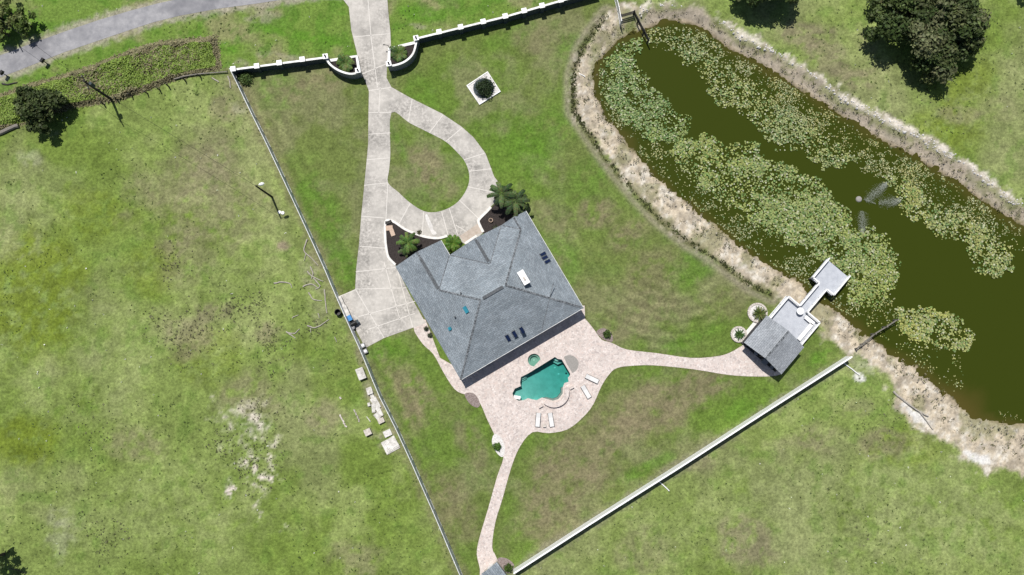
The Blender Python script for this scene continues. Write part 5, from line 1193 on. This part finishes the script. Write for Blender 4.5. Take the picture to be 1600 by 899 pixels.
# old field fence posts on the lower side of the weed strip
def fpost(label, loc, h, lean):
    t = thing('field_post', label, 'fence post', loc, 0, 'old wooden posts along the weed strip'); mb = MB(); mb.tube([(0,0,-.3),(lean*.5,0,h*.5),(lean,.03,h)], [.11,.10,.085], 8); part('post', mb, M['darkwood'], t, False); return t
fp = [(163,164),(184,157),(207,151),(231,146.5),(250,141),(264,136),(290,127),(314,121)]
f0 = fpost('old dark post of the field fence, first to the right of the utility pole foot', W(*fp[1]), 1.3, .08)
for i, q_ in enumerate(fp):
    if i == 1: continue
    copy_tree(f0, W(*q_), i*1.3, 'old dark post of the field fence, '+('just left of the utility pole foot' if i == 0 else ['','','second','third','fourth','fifth','sixth','seventh'][i]+' to the right of the utility pole foot'))
def log(name, label, pts, r0, m, cat='branch', group=None, zs=.08, taper=.5):
    P = smooth([W(*p, zs) for p in pts], 4); n_ = len(P); c = P[n_//2]; mb = MB()
    mb.tube([p-c+Vector((random.gauss(0,.02), random.gauss(0,.02), 0)) for p in P], [r0*(1-taper*i/(n_-1)) for i in range(n_)], 7)
    o = link(name, mb.mesh(name), m, None, c); o['label'] = label; o['category'] = cat
    if group: o['group'] = group
    return o
log('fallen_log', 'long pale curved pole lying along the field fence', [(272,124),(290,119),(320,115),(355,112)], .11, M['greywood'], 'log', zs=.3, taper=.2)
log('fallen_log', 'thick brown log at the left edge below the dark tree', [(-10,212),(5,206),(18,200),(29,196)], .32, M['greywood'], 'log', zs=.25, taper=.1)
log('fallen_log', 'long bleached trunk lying on the sand at the lower right bank', [(1396,612),(1412,626),(1432,640),(1451,651)], .16, M['deadwood'], 'log', zs=.12)
log('fallen_log', 'short bleached trunk beside the long one on the lower right bank', [(1436,643),(1446,655),(1458,672)], .1, M['deadwood'], 'log', zs=.1)
log('fallen_log', 'dark fallen branch on the verge at the left picture edge', [(3,131),(12,132),(27,129)], .13, M['darkwood'], 'log', zs=.1)
log('leaning_post', 'loose white post lying out from the middle of the lower right fence', [(1029,752),(1046,767)], .075, M['white'], 'post', zs=.15, taper=0)
log('leaning_post', 'loose white post lying out from the pond end of the lower right fence', [(1319,567.5),(1343,586)], .075, M['white'], 'post', zs=.15, taper=0)
log('white_stick', 'short white stick on the sandy bank at the upper left', [(903,114),(914,120)], .06, M['white'], 'stick', zs=-.2, taper=0)
log('wood_plank', 'short pale plank on the grass by the field fence corner', [(331,122),(342,128)], .09, M['deadwood'], 'plank', zs=.1, taper=0)
log('wood_post', 'pale post lying in the grass below the wall corner', [(356,119),(359,128),(360,138)], .09, M['deadwood'], 'post', zs=.12, taper=.2)
br = [([(480,374),(475,392),(485,402),(497,415)],'forked to the fence under its bend'),([(478,395),(475,408)],'a short stub just below the fence bend'),([(480,424),(488,432),(505,440)],'crossing the top of the heap'),([(485,417),(489,428),(486,436)],'standing out at the top of the heap'),([(473,448),(486,444),(497,450)],'arched over the middle of the heap'),([(490,435),(500,447),(493,452)],'curled at the middle of the heap'),([(482,457),(490,468),(503,470)],'bent below the heap'),([(507,452),(509,475),(511,490)],'upright beside the fence below the heap'),([(428,443),(440,441),(453,443),(456,450)],'alone on the grass left of the heap'),([(480,509),(492,512),(505,506),(514,499)],'bowed near the black bin'),([(447,518),(455,524),(462,529)],'lower arm of a V on the grass'),([(449,520),(460,521),(468,514)],'upper arm of a V on the grass'),([(457,496),(466,492)],'a small twig between the V and the heap'),([(497,489),(499,497)],'a short piece near the black bin'),([(485,513),(486,520)],'a tiny piece below the bowed one'),([(523,527),(526,535)],'a short piece left of the lower pad corner')]
for i, (pts, l_) in enumerate(br): log('dead_branch', 'bleached dead branch, '+l_, pts, .105 if i not in (1,12,13,14,15) else .07, M['deadwood'], 'branch', 'dead branches by the left fence', .1)
log('tree_limb', 'thin dark limb reaching from the lower left tree', [(14,889),(24,890),(40,896)], .07, M['bark'], 'branch', zs=.3)

# ------------------------------------------------------------------ things along the left fence
bn = W(529.5, 488.5); t = thing('round_bin', 'open black round bin on the pasture side of the fence', 'bin', bn)
mb = MB(); mb.lathe((0,0,0), [(.36,0),(.42,.85),(.46,.9),(.40,.9),(.36,.1),(.02,.08)], 20); part('drum', mb, M['black'], t, False)
def bulk(name, label, cat, px, py, sz, ang, m, lid=None, group=None):
    t = thing(name, label, cat, W(px, py), R(ang), group); part('body', MB().box((0,0,sz[2]*.45), (sz[0], sz[1], sz[2]*.9)), m, t, False)
    part('lid', MB().box((0,0,sz[2]*.94), (sz[0]+.08, sz[1]+.08, sz[2]*.1)), lid or m, t, False); return t
bulk('storage_box', 'long white storage box at the fence, upper of two on the pad', 'storage box', 534, 472, (.6,1.5,.8), 25, M['dirtywhite'], None, 'white boxes on the pad')
bulk('storage_box', 'long white storage box at the fence, lower of two on the pad', 'storage box', 542, 487, (.65,1.6,.9), 25, M['dirtywhite'], None, 'white boxes on the pad')
t = bulk('wheelie_bin', 'bright blue lidded bin beside the black grill', 'bin', 547.5, 498, (.62,.7,1.0), 28, M['blue'])
for s_ in (-1, 1): mb = MB(); mb.tube([(s_*.3-.03,.36,.1),(s_*.3+.03,.36,.1)], .1, 10); part('wheel', mb, M['black'], t, False)
t = thing('barbecue_grill', 'black barbecue grill between the blue bin and the round grey bin', 'grill', W(554, 506), R(28)); part('cart', MB().box((0,0,.4), (.9,.6,.75)), M['black'], t, False)
mb = MB(); mb.tube([(-.42,0,.86),(.42,0,.86)], .27, 14); part('hood', mb, M['black'], t, False)
for s_ in (-1, 1): part('side_shelf', MB().box((s_*.62,0,.78), (.32,.5,.04)), M['slate'], t, False)
t = thing('round_bin', 'small grey round lidded bin at the lower end of the grill', 'bin', W(552.5, 512.5)); mb = MB(); mb.lathe((0,0,0), [(.22,0),(.27,.6)], 16); part('drum', mb, M['black'], t, False); mb = MB(); mb.lathe((0,0,.6), [(.3,0),(.28,.06),(.12,.12)], 16); part('lid', mb, M['grey'], t, False)
for i, (px, py, l_) in enumerate([(566,540,'upper'),(570,549,'lower')]):
    t = thing('pump_unit', 'grey pump unit against the fence below the pad, '+l_+' of two', 'pump', W(px+2, py), R(25), 'pump units by the fence'); part('housing', MB().box((0,0,.3), (.55,.6,.55)), M['grey'], t, False); mb = MB(); mb.lathe((0,0,.575), [(.2,0),(.2,.05),(.05,.09)], 14); part('fan_grille', mb, M['white'], t, False)
t = bulk('white_chest', 'white chest standing alone on the pasture below the pad', 'chest', 565, 584, (1.0,1.55,.7), 22, M['dirtywhite']); part('handle', MB().box((0,-.84,.4), (.5,.06,.06)), M['black'], t, False)
sh_ = W(612, 695); t = thing('sheet_stack', 'stack of white corrugated sheets lying on the pasture by the fence', 'sheets', sh_, R(28))
for k in range(3): part('sheet', MB().box((-.15+.12*k,.1*k,.12+.07*k), (2.1-.25*k,1.9-.2*k,.05), .04*k), M['dirtywhite'], t, False)
rib = MB()
for k in range(5): rib.box((-.95+.2*k,0,.33), (.05,1.6,.05), .08)
part('rib', rib, M['whitestucco'], t, False)
def slabthing(name, label, px, py, sz, ang, m, cat, group=None, tilt=None, z_=None):
    c = W(px, py); o = link(name, MB().box((0,0,(z_ or sz[2]/2)), sz, 0, tilt).mesh(name), m, None, c); o.rotation_euler = (0,0,R(ang)); o['label'] = label; o['category'] = cat
    if group: o['group'] = group
    bv = o.modifiers.new('bevel', 'BEVEL'); bv.width = .02; bv.segments = 2
    return o
slabthing('stone_block', 'pale square stone block on the pasture, left of the sheet stack', 575.5, 675, (.95,.9,.6), 25, M['stone'], 'block')
slabthing('stone_pallet', 'flat pile of broken white stone above the sheet stack', 606, 677, (1.1,.9,.3), 25, M['gravel'], 'stones')
sc = [(578,611,.8,1.0,.35,20,'square white board at the top of the scrap pile'),(582,620,.5,1.5,.12,25,'narrow white board below the square one in the scrap pile'),(587,630,.9,1.7,.15,30,'wide white sheet in the middle of the scrap pile'),(584,638,.5,1.2,.25,5,'white sheet on the left flank of the scrap pile'),(592,641,.6,1.9,.2,28,'long white sheet along the fence in the scrap pile'),(590,650,.7,.9,.3,40,'white board near the lower end of the scrap pile'),(596,657,.9,.7,.45,25,'pale broken block at the lower end of the scrap pile'),(577,632,.4,.5,.3,10,'small white lump left of the scrap pile'),(576,655,.12,.9,.08,38,'thin white batten lying left of the scrap pile')]
for i, (px, py, a_, b_, h_, g_, l_) in enumerate(sc): slabthing('scrap_board', l_, px, py, (a_, b_, h_), g_, M['dirtywhite'] if i != 6 else M['stone'], 'scrap', 'scrap boards by the left fence', (R(random.uniform(-6,6)), R(random.uniform(-6,6))), h_/2+.05)
for i, (px, py) in enumerate([(532,650),(534,654),(536.5,658),(538,662),(540.5,666)]): slabthing('white_brick', 'small white brick in the left line, '+['top','second','middle','fourth','bottom'][i]+' of its line', px, py, (.22,.4,.15), 20+9*i, M['stone'], 'brick', 'white bricks on the pasture')
for i, (px, py) in enumerate([(554,642),(556.5,647),(559,652),(561,657)]): slabthing('white_brick', 'small white brick in the right line, '+['top','second','third','bottom'][i]+' of its line', px, py, (.2,.45,.13), 25-7*i, M['deadwood'], 'brick', 'white bricks on the pasture')
slabthing('white_brick', 'single white brick lying alone above the two brick lines', 532, 622, (.25,.35,.15), 40, M['stone'], 'brick', 'white bricks on the pasture')
# edging stone in the left mulch bed
t = thing('tan_slab', 'tan flagstone pair at the tip of the left mulch bed', 'flagstone', W(611, 360)); part('stone', MB().box((-.25,.3,.13), (1.0,.7,.12), R(5)), M['tan'], t, False); part('stone', MB().box((.2,-.35,.12), (.6,1.0,.1), R(20)), M['tan'], t, False)
for i, (px, py) in enumerate([(605,348.5),(609.5,347)]): 
    slabthing('bed_rock', 'dark rock at the bed tip above the tan flagstones, '+['left','right'][i]+' of two', px, py, (.5,.4,.25), 30*i, M['darkwood'], 'rock', 'rocks at the bed tip')
t = thing('flower_pot', 'small reddish pot with pale rim in the right mulch bed', 'pot', W(767, 345)); mb = MB(); mb.lathe((0,0,0), [(.18,0),(.28,.4),(.31,.42),(.26,.42),(.22,.3)], 14); part('pot', mb, M['tan'], t, False); mb = MB(); mb.lathe((0,0,.32), [(.22,0),(.02,.05)], 12); part('soil', mb, M['mulch'], t, False)
bpy.context.view_layer.update()
